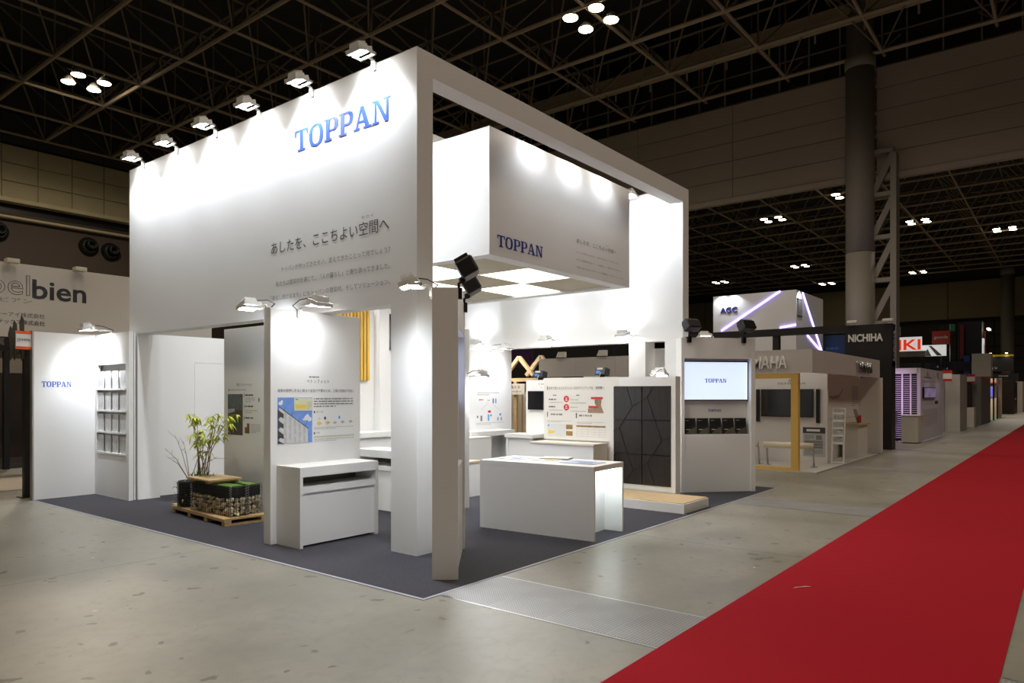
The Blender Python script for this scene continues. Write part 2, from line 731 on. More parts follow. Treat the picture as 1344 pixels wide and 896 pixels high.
# --- left hall wall (Y = 52): panelled band, dark service wall with air nozzles
PANEL = mat('beige_wall_panel', (0.52, 0.45, 0.27), 0.7, 0, 0.12, 0.5)
DARKW = mat('dark_service_wall', (0.075, 0.055, 0.043), 0.8, 0, 0.1, 0.6)
DARKP = mat('dark_upper_panel', (0.055, 0.046, 0.038), 0.6)
wl = struct('wall_left', MB().box(-10, 37, 52.3, 52.7, 0, 12.9), DARKW)
part('upper_backing', MB().box(-10, 37, 52.4, 52.7, 12.9, 22), BLACK, wl)
for i in range(9):
    for j in range(3):
        x0 = 9.0 + i * 1.98
        z0 = 13.75 + j * 1.13
        part('wall_panel', MB().box(x0, x0 + 1.93, 52.2, 52.32, z0, z0 + 1.08), PANEL, wl)
    for j in range(2):
        x0 = 9.0 + i * 1.98
        part('upper_panel', MB().box(x0, x0 + 1.93, 52.3, 52.4, 17.3 + j * 2.0, 19.2 + j * 2.0), DARKP, wl)
part('panel_backing', MB().box(-10, 37, 52.33, 52.38, 13.6, 17.15), mat('panel_joint', (0.62, 0.55, 0.36), 0.7), wl)
part('ledge', MB().box(-10, 37, 51.6, 52.3, 13.45, 13.7), PANEL, wl)
part('pipe_rail', MB().tube([(-10, 51.9, 12.55), (37, 51.9, 12.55)], 0.09, 8), PANEL, wl)
NOZ = mat('black_nozzle', (0.008, 0.008, 0.008), 0.5)
for k, (x, z, lab) in enumerate(((19.9, 11.5, 'round black air nozzle high on the dark wall, left of the pair by the fascia'),
                                 (21.3, 11.35, 'round black air nozzle high on the dark wall, right of the pair by the fascia'),
                                 (14.7, 11.6, 'round black air nozzle at the left frame edge, high on the dark wall'))):
    t = thing('air_nozzle', lab, 'air vent', (x, 51.9, z), 0, 'round air nozzles')
    rot = Matrix.Translation((x, 52.3, z)) @ Matrix.Rotation(R(90), 4, 'X')
    part('collar', MB().lathe([(0.62, 0), (0.62, 0.12), (0.5, 0.3), (0.42, 0.42), (0.36, 0.42), (0.40, 0.2)], (0, 0, 0), 24).xf(rot), NOZ, t, smooth=True)
    part('jet', MB().lathe([(0.36, 0.1), (0.30, 0.65), (0.22, 0.65), (0.24, 0.15)], (0.06, 0.1, 0), 20).xf(rot), NOZ, t, smooth=True)

# --- dividing wall across the hall (X = 37): glazing above, hanging smoke curtain, open below
CURT = mat('smoke_curtain_panel', (0.40, 0.335, 0.27), 0.75, 0, 0.06, 0.25)
PANE = mat('dark_glazing', (0.018, 0.016, 0.014), 0.25)
MULL = mat('glazing_mullion', (0.22, 0.185, 0.14), 0.6)
wr = struct('wall_right', MB().box(37.35, 37.6, -26, 52, 17.0, 22.4), BLACK)
for k in range(24):
    y0 = -1.2 + k * 1.45
    for j in range(3):
        part('pane', MB().box(37.2, 37.26, y0 + 0.03, y0 + 1.41, 17.0 + j * 1.5 + 0.03, 18.5 + j * 1.5 - 0.03), PANE, wr)
    part('mullion', MB().box(37.12, 37.32, y0 - 0.03, y0 + 0.03, 17.0, 21.5), MULL, wr)
for j in range(4):
    part('transom', MB().box(37.14, 37.3, -26, 50, 17.0 + j * 1.5 - 0.03, 17.0 + j * 1.5 + 0.03), MULL, wr)
part('girder', MB().box(36.2, 36.6, -26, 52, 19.5, 20.0), STRUCT, wr)
part('pipe', MB().tube([(36.0, -26, 19.0), (36.0, 52, 19.0)], 0.13, 8), STRUCT, wr)
for k in range(12):
    part('sprinkler', MB().tube([(36.0, 1 + k * 2.2, 19.0), (36.0, 1 + k * 2.2, 18.45)], 0.05, 6), STRUCT, wr)
for (ya, yb, zb) in ((8.65, 50, 12.0), (-26, 7.3, 11.85)):
    n = 5
    hh = (16.9 - zb) / n
    y = ya
    while y < yb - 0.1:
        ye = min(yb, y + (5.6 if ya > 0 else 6.25))
        if ya < 0 and y == ya:
            ye = y + (yb - ya) % 6.25 if (yb - ya) % 6.25 > .1 else ye
        for j in range(n):
            part('curtain_board', MB().box(36.95, 37.1, y + 0.012, ye - 0.012, zb + j * hh + 0.015, zb + (j + 1) * hh - 0.015), CURT, wr)
        y = ye
    part('curtain_rail', MB().box(36.85, 37.2, ya, yb, zb - 0.28, zb - 0.02), CURT, wr)
    part('curtain_core', MB().box(37.0, 37.08, ya, yb, zb, 16.9), DECK, wr)

# --- far end wall
FARW = mat('far_wall_band', (0.33, 0.27, 0.16), 0.75, 0, 0.08, 0.3)
wf = struct('wall_far', MB().box(118, 118.4, -35, 62, 0, 22), DARKP)
for i in range(8):
    part('wall_panel', MB().box(116.9, 117.2, -34 + i * 12, -22.1 + i * 12, 12.1, 17.3), FARW, wf)
for i in range(16):
    for j in range(5):
        part('lower_panel', MB().box(117.6, 117.9, -20 + i * 2.2, -17.9 + i * 2.2, 3.0 + j * 1.7, 4.6 + j * 1.7), mat('far_lower_panel', (0.085, 0.072, 0.05), 0.7), wf)

# --- columns
COLM = mat('column_paint', (0.27, 0.245, 0.205), 0.6, 0, 0.05, 0.5)
t = thing('round_column', 'tall thick round column rising behind the black signed booth', 'column', (36.7, 7.95, 0))
part('shaft', MB().lathe([(0.63, 0), (0.63, 8.2)], (36.7, 7.95, 0), 32), COLM, t, smooth=True)
part('upper_shaft', MB().lathe([(0.63, 8.23), (0.63, 16.9)], (36.7, 7.95, 0), 32), COLM, t, smooth=True)
part('collar', MB().lathe([(0.60, 16.9), (0.68, 16.95), (0.68, 17.4), (0.60, 17.45), (0.60, 21)], (36.7, 7.95, 0), 32), COLM, t, smooth=True)
part('fin_post', MB().box(36.3, 37.1, 6.35, 6.6, 0, 12.6), COLM, t)
for k in range(6):
    z = 1.0 + k * 2.0
    part('brace', MB().bar((36.75, 7.35, z), (36.75, 6.5, z + 1.75), 0.26), COLM, t)
    part('tie', MB().box(36.6, 36.9, 6.5, 7.35, z + 1.75, z + 1.95), COLM, t)
t = thing('round_column', 'distant round column against the beige band of the far end wall', 'column', (112.0, 6.7, 0))
part('shaft', MB().lathe([(0.75, 0), (0.75, 17)], (112.0, 6.7, 0), 24), COLM, t, smooth=True)
part('capital', MB().lathe([(0.80, 17), (0.80, 18)], (112.0, 6.7, 0), 24), COLM, t, smooth=True)

# --- floor coverings
EDGE = mat('carpet_edge_tape', (0.30, 0.31, 0.36), 0.6)
t = thing('booth_carpet', 'charcoal grey needle-felt carpet under the white booth', 'carpet', (7.7, 7.8, 0))
part('pile', MB().box(3.75, 11.72, 3.81, 11.80, 0, 0.006), CARB, t)
part('edge_tape', MB().box(3.72, 3.75, 3.78, 11.80, 0, 0.005), EDGE, t)
part('edge_tape', MB().box(3.75, 11.74, 3.78, 3.81, 0, 0.005), EDGE, t)
t = thing('aisle_carpet', 'long red carpet runner along the aisle', 'carpet', (50, 1.1, 0))
for k in range(8):
    part('carpet_length', MB().box(-8 + k * 16, 8 + k * 16, 0.31, 1.96, 0.0, 0.007), CARR, t)
t = thing('tape_scrap', 'small twisted white tape scrap lying on the red carpet', 'litter', (6.2, 1.62, 0.007))
PAPER = mat('white_paper', (0.82, 0.82, 0.80), 0.6)
part('strip', MB().tube([(5.73, 1.72, 0.010), (5.76, 1.71, 0.012), (5.78, 1.685, 0.014), (5.83, 1.66, 0.012), (5.86, 1.63, 0.010)], [0.002, 0.004, 0.003, 0.005, 0.002], 5), PAPER, t)

# --- steel trench covers crossing the aisle
covers = ((3.9, -3.0, 'wide tread-plate trench cover crossing the floor at the front carpet corner'),
          (9.72, -3.0, 'tread-plate trench cover beside the far end of the booth carpet'),
          (15.7, -3.0, 'tread-plate trench cover in front of the booth with the yellow frame'),
          (21.7, -3.0, 'tread-plate trench cover in front of the black signed booth'))
for (x, ya, lab) in covers:
    t = thing('trench_cover', lab, 'floor cover', (x + 0.36, 0, 0), 0, 'steel trench covers')
    me = MB().box(0.010, 0.714, 0.001, 0.4845, 0, 0.0035).mesh('cover_plate', TREAD)
    for k in range(14):
        o = part('cover_plate', me, TREAD, t, local=True)
        o.location = (-0.36, ya + k * 0.4855, 0)
    part('kerb', MB().box(x - 0.01, x + 0.008, ya, 3.78, 0, 0.0025).box(x + 0.716, x + 0.735, ya, 3.78, 0, 0.0025), STEEL, t)

# ================================================================ THE WHITE BOOTH
# --- portal: two fascias joined by a beam, standing on columns
por = thing('portal_frame', 'tall white portal frame with blue lettering spanning the main booth', 'booth frame', (4.68, 4.84, 0))
part('front_fascia', MB().box(4.68, 4.89, 5.2, 10.84, 2.4, 4.8), WHITE, por)
part('corner_column', MB().box(4.68, 4.89, 4.84, 5.2, 0.006, 4.8), WHITE, por)
part('end_pillar', MB().box(4.68, 5.0, 10.58, 10.84, 0.006, 2.4), WHITE, por)
part('front_beam', MB().box(4.89, 10.47, 4.84, 5.06, 4.57, 4.8), WHITE, por)
part('rear_fascia', MB().box(10.47, 10.68, 4.84, 10.84, 2.38, 4.8), WHITE, por)
part('rear_column', MB().box(10.47, 10.68, 4.84, 5.15, 0.006, 2.38), WHITE, por)
part('rear_pillar', MB().box(10.36, 10.68, 5.44, 5.74, 0.006, 2.38), WHITE, por)
part('rear_infill', MB().box(10.95, 11.0, 4.9, 5.75, 0.006, 2.3), WHITE2, por)
part('rear_pillar', MB().box(10.47, 10.68, 8.46, 8.8, 0.006, 2.38), WHITE, por)
part('rear_wall', MB().box(10.47, 10.68, 8.8, 10.84, 0.006, 2.38), WHITE, por)
part('cross_beam', MB().box(4.89, 10.47, 6.30, 6.36, 4.69, 4.79), WHITE, por)
part('cross_beam', MB().box(4.89, 10.47, 7.30, 7.36, 4.69, 4.79), WHITE, por)

pf = Plane((4.68, 0, 0), FX)   # u = -Y
pf.logo(-6.765, 4.20, 1.565, 0.235, TBLUE, por)
TXT1 = 'あしたを、ここちよい空間へ'
pf.text(TXT1, -7.225, 3.125, 2.0, 0.14, INK, por)
pf.text('セカイ', -5.64, 3.293, 0.19, 0.032, INKG, por)
pf.text('トッパンが作ってきたモノ、変えてきたことって何でしょう？', -7.01, 2.912, 1.80, 0.056, INKG, por)
pf.text('私たちは建装材を通じて、「人の暮らし」と寄り添ってきました。', -7.13, 2.752, 1.92, 0.058, INKG, por)
pf.text('「進化し続けるまち」にもトッパンの建装材。そしてソリューション。', -7.23, 2.597, 2.02, 0.058, INKG, por)

# --- hanging sign box with a luminous checker ceiling
BX0, BX1, BY0, BY1, BZ0, BZ1 = 6.327, 9.652, 5.34, 8.65, 3.161, 4.657
sb = thing('hanging_sign_box', 'white box sign with lit checkered underside hanging inside the portal frame', 'sign', (BX0, BY0, BZ0))
part('front_panel', MB().box(BX0, BX1, BY0, BY0 + .05, BZ0, BZ1), WHITE, sb)
part('side_panel', MB().box(BX0, BX0 + .05, BY0 + .05, BY1 - .05, BZ0, BZ1), WHITE, sb)
part('side_panel', MB().box(BX1 - .05, BX1, BY0 + .05, BY1 - .05, BZ0, BZ1), WHITE, sb)
part('rear_panel', MB().box(BX0, BX1, BY1 - .05, BY1, BZ0, BZ1), WHITE, sb)
part('top_panel', MB().box(BX0 + .05, BX1 - .05, BY0 + .05, BY1 - .05, BZ1 - .06, BZ1), WHITE, sb)
TX, TY = 6.493, 5.548
part('rim', MB().box(BX0 + .05, BX1 - .05, BY0 + .05, TY, BZ0, BZ0 + .03), WHITE, sb)
part('rim', MB().box(BX0 + .05, BX1 - .05, TY + 2.87, BY1 - .05, BZ0, BZ0 + .03), WHITE, sb)
part('rim', MB().box(BX0 + .05, TX, TY, TY + 2.87, BZ0, BZ0 + .03), WHITE, sb)
part('rim', MB().box(TX + 2.99, BX1 - .05, TY, TY + 2.87, BZ0, BZ0 + .03), WHITE, sb)
TILEL = emit('luminous_ceiling_tile', (1.0, 0.99, 0.95), 1.8)
TILED = mat('beige_ceiling_tile', (0.56, 0.50, 0.38), 0.7)
for i in range(3):
    for j in range(3):
        x0, y0 = TX + i * 0.997, TY + j * 0.957
        lit = (i + j) % 2 == 1
        part('ceiling_tile', MB().box(x0 + .006, x0 + .991, y0 + .006, y0 + .951, BZ0 + .03, BZ0 + .06), TILEL if lit else TILED, sb,
             label='luminous white ceiling tile' if lit else 'unlit beige ceiling tile')
for x, y in ((6.5, 6.33), (9.4, 6.33), (6.5, 7.33), (9.4, 7.33)):
    part('hanger', MB().tube([(x, y, BZ1), (x, y, 4.69)], 0.02, 8), STEEL, sb)
pb = Plane((0, BY0, 0), FY)
pb.logo(6.467, 3.275, 0.919, 0.140, NAVY, sb)
pb.text(TXT1, 8.176, 3.603, 1.07, 0.060, INK, sb)
pb.text('セカイ', 8.955, 3.68, 0.094, 0.015, INKG, sb)
pb.text('トッパンが作ってきたモノ、変えてきたことって何でしょう？', 8.176, 3.464, 1.153, 0.027, INKG, sb)
pb.text('私たちは建装材を通じて、「人の暮らし」と寄り添ってきました。', 8.176, 3.361, 1.236, 0.028, INKG, sb)
pb.text('「進化し続けるまち」にもトッパンの建装材。そしてソリューション。', 8.176, 3.257, 1.30, 0.028, INKG, sb)


# --- white LED arm floodlights
def arm_light(reach):
    """clamp at the local origin on a wall top, arm reaches out along -X, head tilted back"""
    t = thing('arm_floodlight', '', 'floodlight')
    q = -reach
    part('clamp', MB().box(-0.03, 0.05, -0.025, 0.025, -0.07, 0.010).box(-0.04, -0.02, -0.015, 0.015, -0.05, 0.03), LAMPW, t, local=True)
    part('arm', MB().tube([(-0.03, 0, 0.02), (-0.05, 0, 0.035), (q + 0.10, 0, 0.035)], 0.012, 8), LAMPW, t, local=True, smooth=True)
    part('bracket', MB().box(q, q + 0.115, -0.115, -0.104, 0.025, 0.048).box(q, q + 0.115, 0.104, 0.115, 0.025, 0.048).box(q + 0.1, q + 0.115, -0.115, 0.115, 0.025, 0.048), LAMPW, t, local=True)
    m = Matrix.Translation((q, 0, 0.035)) @ Matrix.Rotation(R(-18), 4, 'Y')
    h = part('head', MB().box(-0.085, 0.085, -0.10, 0.10, 0.0, 0.04, m).box(-0.05, 0.06, -0.07, 0.07, 0.04, 0.07, m), LAMPW, t, local=True)
    for k in range(5):
        part('cooling_fin', MB().box(-0.045 + k * 0.022, -0.039 + k * 0.022, -0.065, 0.065, 0.07, 0.095, m), LAMPW, h, local=True)
    part('lens', MB().box(-0.068, 0.068, -0.082, 0.082, -0.004, 0.002, m), LED, h, local=True)
    part('cable', MB().tube([(-0.02, 0.02, 0.0), (0.03, 0.05, 0.05), (q * .3, 0.06, 0.10), (q * .8, 0.05, 0.11)], 0.006, 5), BLACKM, t, local=True)
    return t


PROTO = {}


def flood(loc, rz, label, power, group, cone=114, blend=0.5, aim=(0.42, 0, -0.9), reach=0.2, dz=0.015):
    if reach not in PROTO:
        o = PROTO[reach] = arm_light(reach)
        o['label'] = label
        o['group'] = group
        o.matrix_basis = Matrix.Translation(loc) @ Matrix.Rotation(rz, 4, 'Z')
    else:
        o = dup(PROTO[reach], loc, rz, label, group)
    M = wmat(o)
    a = M.to_3x3() @ Vector(aim)
    p = M @ Vector((-reach, 0, dz))
    spot('flood_beam', p, a, power, cone, blend, COOL, 0.05, None)
    return o


G1 = 'floodlights along the top of the big fascia'
names6 = ['leftmost', 'second from left', 'third from left', 'fourth from left', 'fifth from left', 'rightmost']
for k, y in enumerate((10.36, 9.39, 8.40, 7.44, 6.44, 5.43)):
    flood((4.68, y, 4.8), 0, 'white LED floodlight on the top edge of the printed fascia, ' + names6[k], WALL_POWER, G1)
# inside the portal: washers for the sign box and the rear fascia
G2 = 'floodlights inside the portal frame'
for k, x in enumerate((7.15, 8.0, 8.85)):
    flood((x, 5.06, 4.8), R(-90), 'white LED floodlight on the top beam washing the box sign, %s along the beam' % ('first', 'second', 'third')[k], 26, G2, 110, 0.6, (-0.2, 0, -0.98), 0.12)
flood((BX1, 5.45, 4.60), R(180), 'bright white floodlight on the right end of the hanging box sign', 110, G2, 150, 0.8, (-0.75, 0, -0.5))
flood((BX1, 7.0, 4.60), R(180), 'white floodlight behind the hanging box sign facing the rear fascia', 110, G2, 150, 0.8, (-0.75, 0, -0.5))
for k, y in enumerate((6.2, 7.6, 9.2)):
    flood((4.89, y, 4.8), R(180), 'white floodlight on the back edge of the fascia, %s from the portal corner' % ('first', 'second', 'third')[k], (170, 170, 430)[k], G2, 155, 0.8, (-0.8, 0, -0.55))
# along the bottom edge of the rear fascia, throwing light up the wall
for k, (y, lab) in enumerate(((9.02, 'white floodlight on the lower edge of the rear fascia, left of the three'),
                              (7.37, 'white floodlight on the lower edge of the rear fascia, middle of the three'),
                              (5.81, 'white floodlight on the lower edge of the rear fascia, right of the three'))):
    flood((10.47, y, 2.46), 0, lab, 30, 'floodlights on the rear fascia', 160, 1.0, (0.5, 0, 0.8), 0.2, 0.14)

# --- back storage wall with its door
bw = thing('storage_wall', 'plain white rear wall with a flush door behind the potted plant', 'partition wall', (7.0, 10.8, 0))
part('panel', MB().box(5.0, 5.62, 10.76, 10.84, 0.006, 2.42).box(6.62, 10.47, 10.76, 10.84, 0.006, 2.42).box(5.62, 6.62, 10.76, 10.84, 2.02, 2.42), WHITE, bw)
dr = part('door', MB().box(5.624, 6.616, 10.762, 10.83, 0.012, 2.016), WHITE, bw)
part('door_handle', MB().box(6.5, 6.56, 10.74, 10.765, 1.0, 1.06), STEEL, dr)

# --- slatted sample wall deep in the booth
sw = thing('sample_wall', 'tall white inner wall carrying vertical golden slats', 'partition wall', (8.0, 9.55, 0))
part('panel', MB().box(6.9, 9.3, 9.55, 9.65, 0.006, 3.05), WHITE, sw)
part('pilaster', MB().box(8.2, 8.42, 9.40, 9.55, 0.006, 3.05), WHITE, sw)
GOLD = wood('golden_wood', (0.62, 0.36, 0.045), (0.80, 0.52, 0.10), 'Z')
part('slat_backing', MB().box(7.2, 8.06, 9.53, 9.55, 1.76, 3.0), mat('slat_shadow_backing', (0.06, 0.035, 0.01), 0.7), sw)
for k in range(12):
    x = 7.2 + k * 0.0725
    part('slat', MB().box(x, x + 0.048, 9.48, 9.53, 1.76, 3.0), GOLD, sw)
t = thing('wall_screen', 'black flat screen on the inner white wall, half hidden by the corner column', 'screen', (8.8, 9.5, 2.31))
part('housing', MB().box(8.45, 9.25, 9.50, 9.55, 2.31, 2.95), BLACK, t)
part('screen_glass', MB().box(8.47, 9.23, 9.495, 9.50, 2.36, 2.93), GLASSB, t)
t = thing('low_counter', 'white counter with deep top against the golden slat wall', 'counter', (7.9, 9.2, 0))
part('top', MB().box(6.9, 9.2, 9.0, 9.5, 0.82, 0.9), WHITE2, t)
part('front_panel', MB().box(6.95, 9.15, 9.04, 9.07, 0.006, 0.82), WHITE2, t)
part('side_panel', MB().box(6.9, 6.95, 9.02, 9.48, 0.006, 0.82), WHITE2, t)
part('side_panel', MB().box(9.15, 9.2, 9.02, 9.48, 0.006, 0.82), WHITE2, t)


# --- display desks with an open slot below the top
def slot_desk(label, loc, rz):
    """local: front looks toward -Y, x 0..1.0, y 0..0.4"""
    t = thing('display_desk', label, 'desk', loc, rz, 'slotted display desks')
    part('top', MB().box(0, 1.0, 0, 0.4, 0.70, 0.80), WHITE2, t, local=True, bevel=0.004)
    part('side_panel', MB().box(0, 0.035, 0, 0.4, 0, 0.70), WHITE2, t, local=True)
    part('side_panel', MB().box(0.965, 1.0, 0, 0.4, 0, 0.70), WHITE2, t, local=True)
    part('slot_shelf', MB().box(0.035, 0.965, 0.012, 0.39, 0.54, 0.60), WHITE2, t, local=True)
    part('front_panel', MB().box(0.035, 0.965, 0.035, 0.055, 0.02, 0.54), WHITE2, t, local=True)
    part('slot_back', MB().box(0.035, 0.965, 0.34, 0.36, 0.60, 0.70), GREYIN, t, local=True)
    return t


slot_desk('white display desk with a dark slot, fixed to the freestanding poster panel', (4.18, 5.96, 0.006), 0)
slot_desk('white display desk with a dark slot, glimpsed between poster panel and corner column', (6.14, 7.5, 0.006), R(-90))

# --- left poster panel (blue sky picture)
pp = thing('poster_panel', 'white freestanding panel with a printed blue-sky building picture', 'display panel', (4.7, 6.42, 0))
part('board', MB().box(4.11, 5.26, 6.36, 6.48, 0.006, 2.4), WHITE, pp, bevel=0.004)
p = Plane((0, 6.36, 0), FY)
p.greek(4.57, 1.70, 4.80, 1.72, 1, INKG, pp, 0.7)
p.text('ベトンフィット', 4.54, 1.645, 0.29, 0.04, INK, pp)
p.text('従来の型押し手法と異なり金型が不要なため、工期の短縮が可能に', 4.19, 1.55, 0.98, 0.033, INK, pp)
SKY = mat('print_sky_blue', (0.16, 0.30, 0.78), 0.5, 0, 0.45, 5)
p.rects('printed_picture', [(4.19, 1.02, 4.61, 1.495)], SKY, pp)
ell = lambda cx, cy, a_, b_: [(cx + a_ * math.cos(k * math.pi / 9), cy + b_ * math.sin(k * math.pi / 9)) for k in range(18)]
p.poly('printed_clouds', [ell(4.545, 1.285, .035, .022), ell(4.575, 1.265, .027, .024), ell(4.52, 1.265, .03, .014), ell(4.55, 1.30, .018, .02), ell(4.225, 1.435, .025, .018), ell(4.24, 1.455, .014, .012)], mat('print_cloud', (0.75, 0.77, 0.82), 0.5), pp, 0.0005)
p.poly('printed_building', [[(4.21, 1.40), (4.555, 1.17), (4.555, 1.02), (4.21, 1.02)]], mat('print_facade', (0.62, 0.63, 0.64), 0.5, 0, .2, 14), pp, 0.001)
fl = []
for r_ in range(4):
    for c_ in range(5):
        u = 4.265 + c_ * 0.058
        v = 1.345 - c_ * 0.038 - r_ * 0.083
        fl.append([(u, v), (u + 0.028, v - 0.018), (u + 0.028, max(1.02, v - 0.09)), (u, max(1.02, v - 0.07))])
p.poly('printed_facade_panels', [q for q in fl if q[0][1] > 1.06], mat('print_facade_dark', (0.50, 0.51, 0.53), 0.5), pp, 0.0015)
wn = []
for r_ in range(4):
    v = 1.37 - r_ * 0.105
    wn.append([(4.193, v), (4.26, v - 0.045), (4.26, max(1.022, v - 0.09)), (4.225, max(1.022, v - 0.075)), (4.193, max(1.022, v - 0.095))])
p.poly('printed_windows', wn, INK, pp, 0.002)
p.poly('printed_roof_line', [[(4.20, 1.41), (4.56, 1.17), (4.56, 1.162), (4.20, 1.40)]] + [[(4.26 + k * .085, 1.365 - k * .057), (4.285 + k * .085, 1.40 - k * .057), (4.289 + k * .085, 1.40 - k * .057), (4.265 + k * .085, 1.365 - k * .057)] for k in range(4)], INK, pp, 0.002)
CRM = mat('print_cream', (0.66, 0.68, 0.45), 0.5)
YEL = mat('print_yellow', (0.78, 0.56, 0.10), 0.5)
p.rects('printed_inset', [(4.385, 1.355, 4.605, 1.49)], CRM, pp, 0.0025)
p.rects('printed_inset_bar', [(4.397, 1.38, 4.535, 1.42)], YEL, pp, 0.003)
p.greek(4.40, 1.465, 4.47, 1.48, 1, INKG, pp, .7, e=0.003)
p.greek(4.545, 1.37, 4.595, 1.45, 5, INKL, pp, .5, e=0.003)
p.greek(4.63, 1.385, 5.16, 1.495, 4, INKG, pp, 0.42)
p.rects('printed_marks', [(4.63, 1.325, 4.645, 1.35), (4.63, 1.10, 4.645, 1.125)], INK, pp)
p.text('施工工程', 4.66, 1.33, 0.09, 0.02, INKG, pp)
p.text('仕様', 4.66, 1.105, 0.045, 0.02, INKG, pp)
rh = lambda cx, cy, w_, h_: [(cx - w_, cy), (cx, cy - h_), (cx + w_, cy), (cx, cy + h_)]
p.poly('printed_icon_base', [rh(4.70, 1.215, .04, .022), rh(4.81, 1.22, .04, .022)], YEL, pp)
p.poly('printed_icon_slab', [rh(4.905, 1.218, .03, .016), rh(5.01, 1.222, .03, .018), rh(5.12, 1.225, .03, .018), rh(4.81, 1.225, .02, .012)], INKL, pp, 0.001)
p.poly('printed_icon_sheet', [rh(4.70, 1.265, .025, .014)], CRM, pp)
p.poly('printed_icon_bucket', [rh(4.775, 1.27, .017, .022)], INK, pp)
p.poly('printed_icon_blue', [rh(4.965, 1.275, .018, .022)], mat('print_light_blue', (.1, .38, .8), .5), pp)
p.rects('printed_table_bar', [(4.63, 1.066, 5.17, 1.08)], mat('print_pale_green', (.55, .60, .42), .5), pp)
p.greek(4.63, 1.15, 5.16, 1.18, 2, INKL, pp, .4)
p.greek(4.64, 1.02, 5.16, 1.055, 2, INKL, pp, .4)

# --- green solution panel behind the gabions
gp = thing('poster_panel', 'white panel with a small garden photo print behind the stone-filled cage', 'display panel', (5.15, 8.1, 0))
part('board', MB().box(5.1, 5.2, 6.9, 8.98, 0.006, 2.4), WHITE, gp)
p = Plane((5.1, 0, 0), FX)
k_ = 0.985
U = lambda y: -(y - 0.19)
p.text('緑化ソリューション', U(8.86), 1.635, 0.37, 0.04, INKG, gp)
p.greek(U(9.0), 1.575, U(8.32), 1.595, 1, INKL, gp, .6)
p.poly('printed_leaf', [rh(U(9.04), 1.585, .018, .02)], mat('print_green', (.05, .30, .12), .5), gp)
p.rects('printed_photo', [(U(9.07), 0.99, U(8.71), 1.53)], mat('print_garden_dark', (.085, .06, .035), .5, 0, .7, 7), gp)
p.rects('printed_photo_sky', [(U(9.07), 1.32, U(8.71), 1.53)], mat('print_garden_top', (.10, .115, .11), .5, 0, .7, 12), gp, .001)
p.poly('printed_railing', [[(U(9.07), 1.27), (U(8.90), 1.30), (U(8.90), 1.34), (U(9.07), 1.33)]], mat('print_rail', (.45, .48, .52), .5), gp, .002)
p.poly('printed_shrub', [[(U(8.95), 1.12), (U(8.90), 1.19), (U(8.78), 1.20), (U(8.72), 1.14), (U(8.78), 1.08)]], mat('print_dark_green', (.03, .07, .025), .5), gp, .002)
for v in (1.52, 1.375, 1.225):
    p.rects('printed_marks', [(U(8.68), v - .03, U(8.67), v + .015)], INK, gp)
    p.greek(U(8.65), v - .02, U(8.32), v + .01, 1, INK, gp, .6)
p.greek(U(8.65), 1.42, U(8.42), 1.49, 3, INKL, gp, .4)
p.greek(U(8.65), 1.28, U(8.36), 1.33, 2, INKL, gp, .4)
p.greek(U(8.52), 1.03, U(8.30), 1.15, 6, INKL, gp, .4)
p.rects('printed_planter', [(U(8.66), 1.02, U(8.60), 1.10), (U(8.61), 1.02, U(8.55), 1.15)], mat('print_brown', (.22, .11, .04), .5), gp)
p.rects('printed_plant', [(U(8.345), 1.43, U(8.32), 1.48)], mat('print_dark_green', (.03, .07, .025), .5), gp)

flood((4.13, 6.42, 2.4), R(-90), 'white floodlight hanging off the end of the blue-sky poster panel', 60, 'floodlights on the display panels', 112, 0.9, (-0.5, 0.85, -0.35), 0.36)
flood((4.44, 6.36, 2.4), R(90), 'white floodlight over the blue-sky picture panel', 17, 'floodlights on the display panels', 140, 0.9, (0.45, 0, -0.9), 0.36)
# the second panel of the pair, seen edge-on behind the diagonal kiosk
sp = thing('poster_panel', 'white freestanding panel seen edge-on behind the diagonal kiosk', 'display panel', (6.5, 6.42, 0))
part('board', MB().box(6.0, 7.12, 6.36, 6.48, 0.006, 2.4), WHITE, sp, bevel=0.004)
flood((7.12, 6.40, 1.74), R(150), 'bright white floodlight clamped to the edge of the narrow panel', 70, 'floodlights on the display panels', 165, 0.8, (-0.2, 0.2, -0.9))

# --- brochure corner at the far left
bc = thing('brochure_wall', 'white L-shaped panel with recessed leaflet racks at the left carpet edge', 'display wall', (4.1, 11.78, 0))
part('front_board', MB().box(3.74, 4.62, 11.73, 11.79, 0.006, 2.43), WHITE, bc)
part('side_trim', MB().box(3.72, 3.74, 11.72, 11.80, 0.006, 2.44), mat('aluminium_trim', (.42, .40, .37), .4, .6), bc)
zs = [0.66, 0.96, 1.29, 1.61, 1.94]
rk = MB().box(4.56, 4.62, 10.58, 10.68, 0.006, 2.43).box(4.56, 4.62, 11.66, 11.73, 0.006, 2.43).box(4.56, 4.62, 10.68, 11.66, 0.006, 0.64).box(4.56, 4.62, 10.68, 11.66, 1.97, 2.43)
part('rack_board', rk, WHITE, bc)
part('rack_back', MB().box(4.64, 4.66, 10.6, 11.73, 0.006, 2.42), WHITE, bc)
for z in (0.64, 0.95, 1.27, 1.59):
    part('rack_shelf', MB().box(4.545, 4.64, 10.68, 11.66, z, z + 0.028), WHITE2, bc)
p = Plane((0, 11.73, 0), FY)
p.logo(3.84, 1.635, 0.395, 0.08, TBLUE, bc)
BRO = mat('leaflet_paper', (0.66, 0.66, 0.65), 0.5)
rown = ['bottom', 'third', 'second', 'top']
coln = ['first', 'second', 'third', 'last']
b0 = None
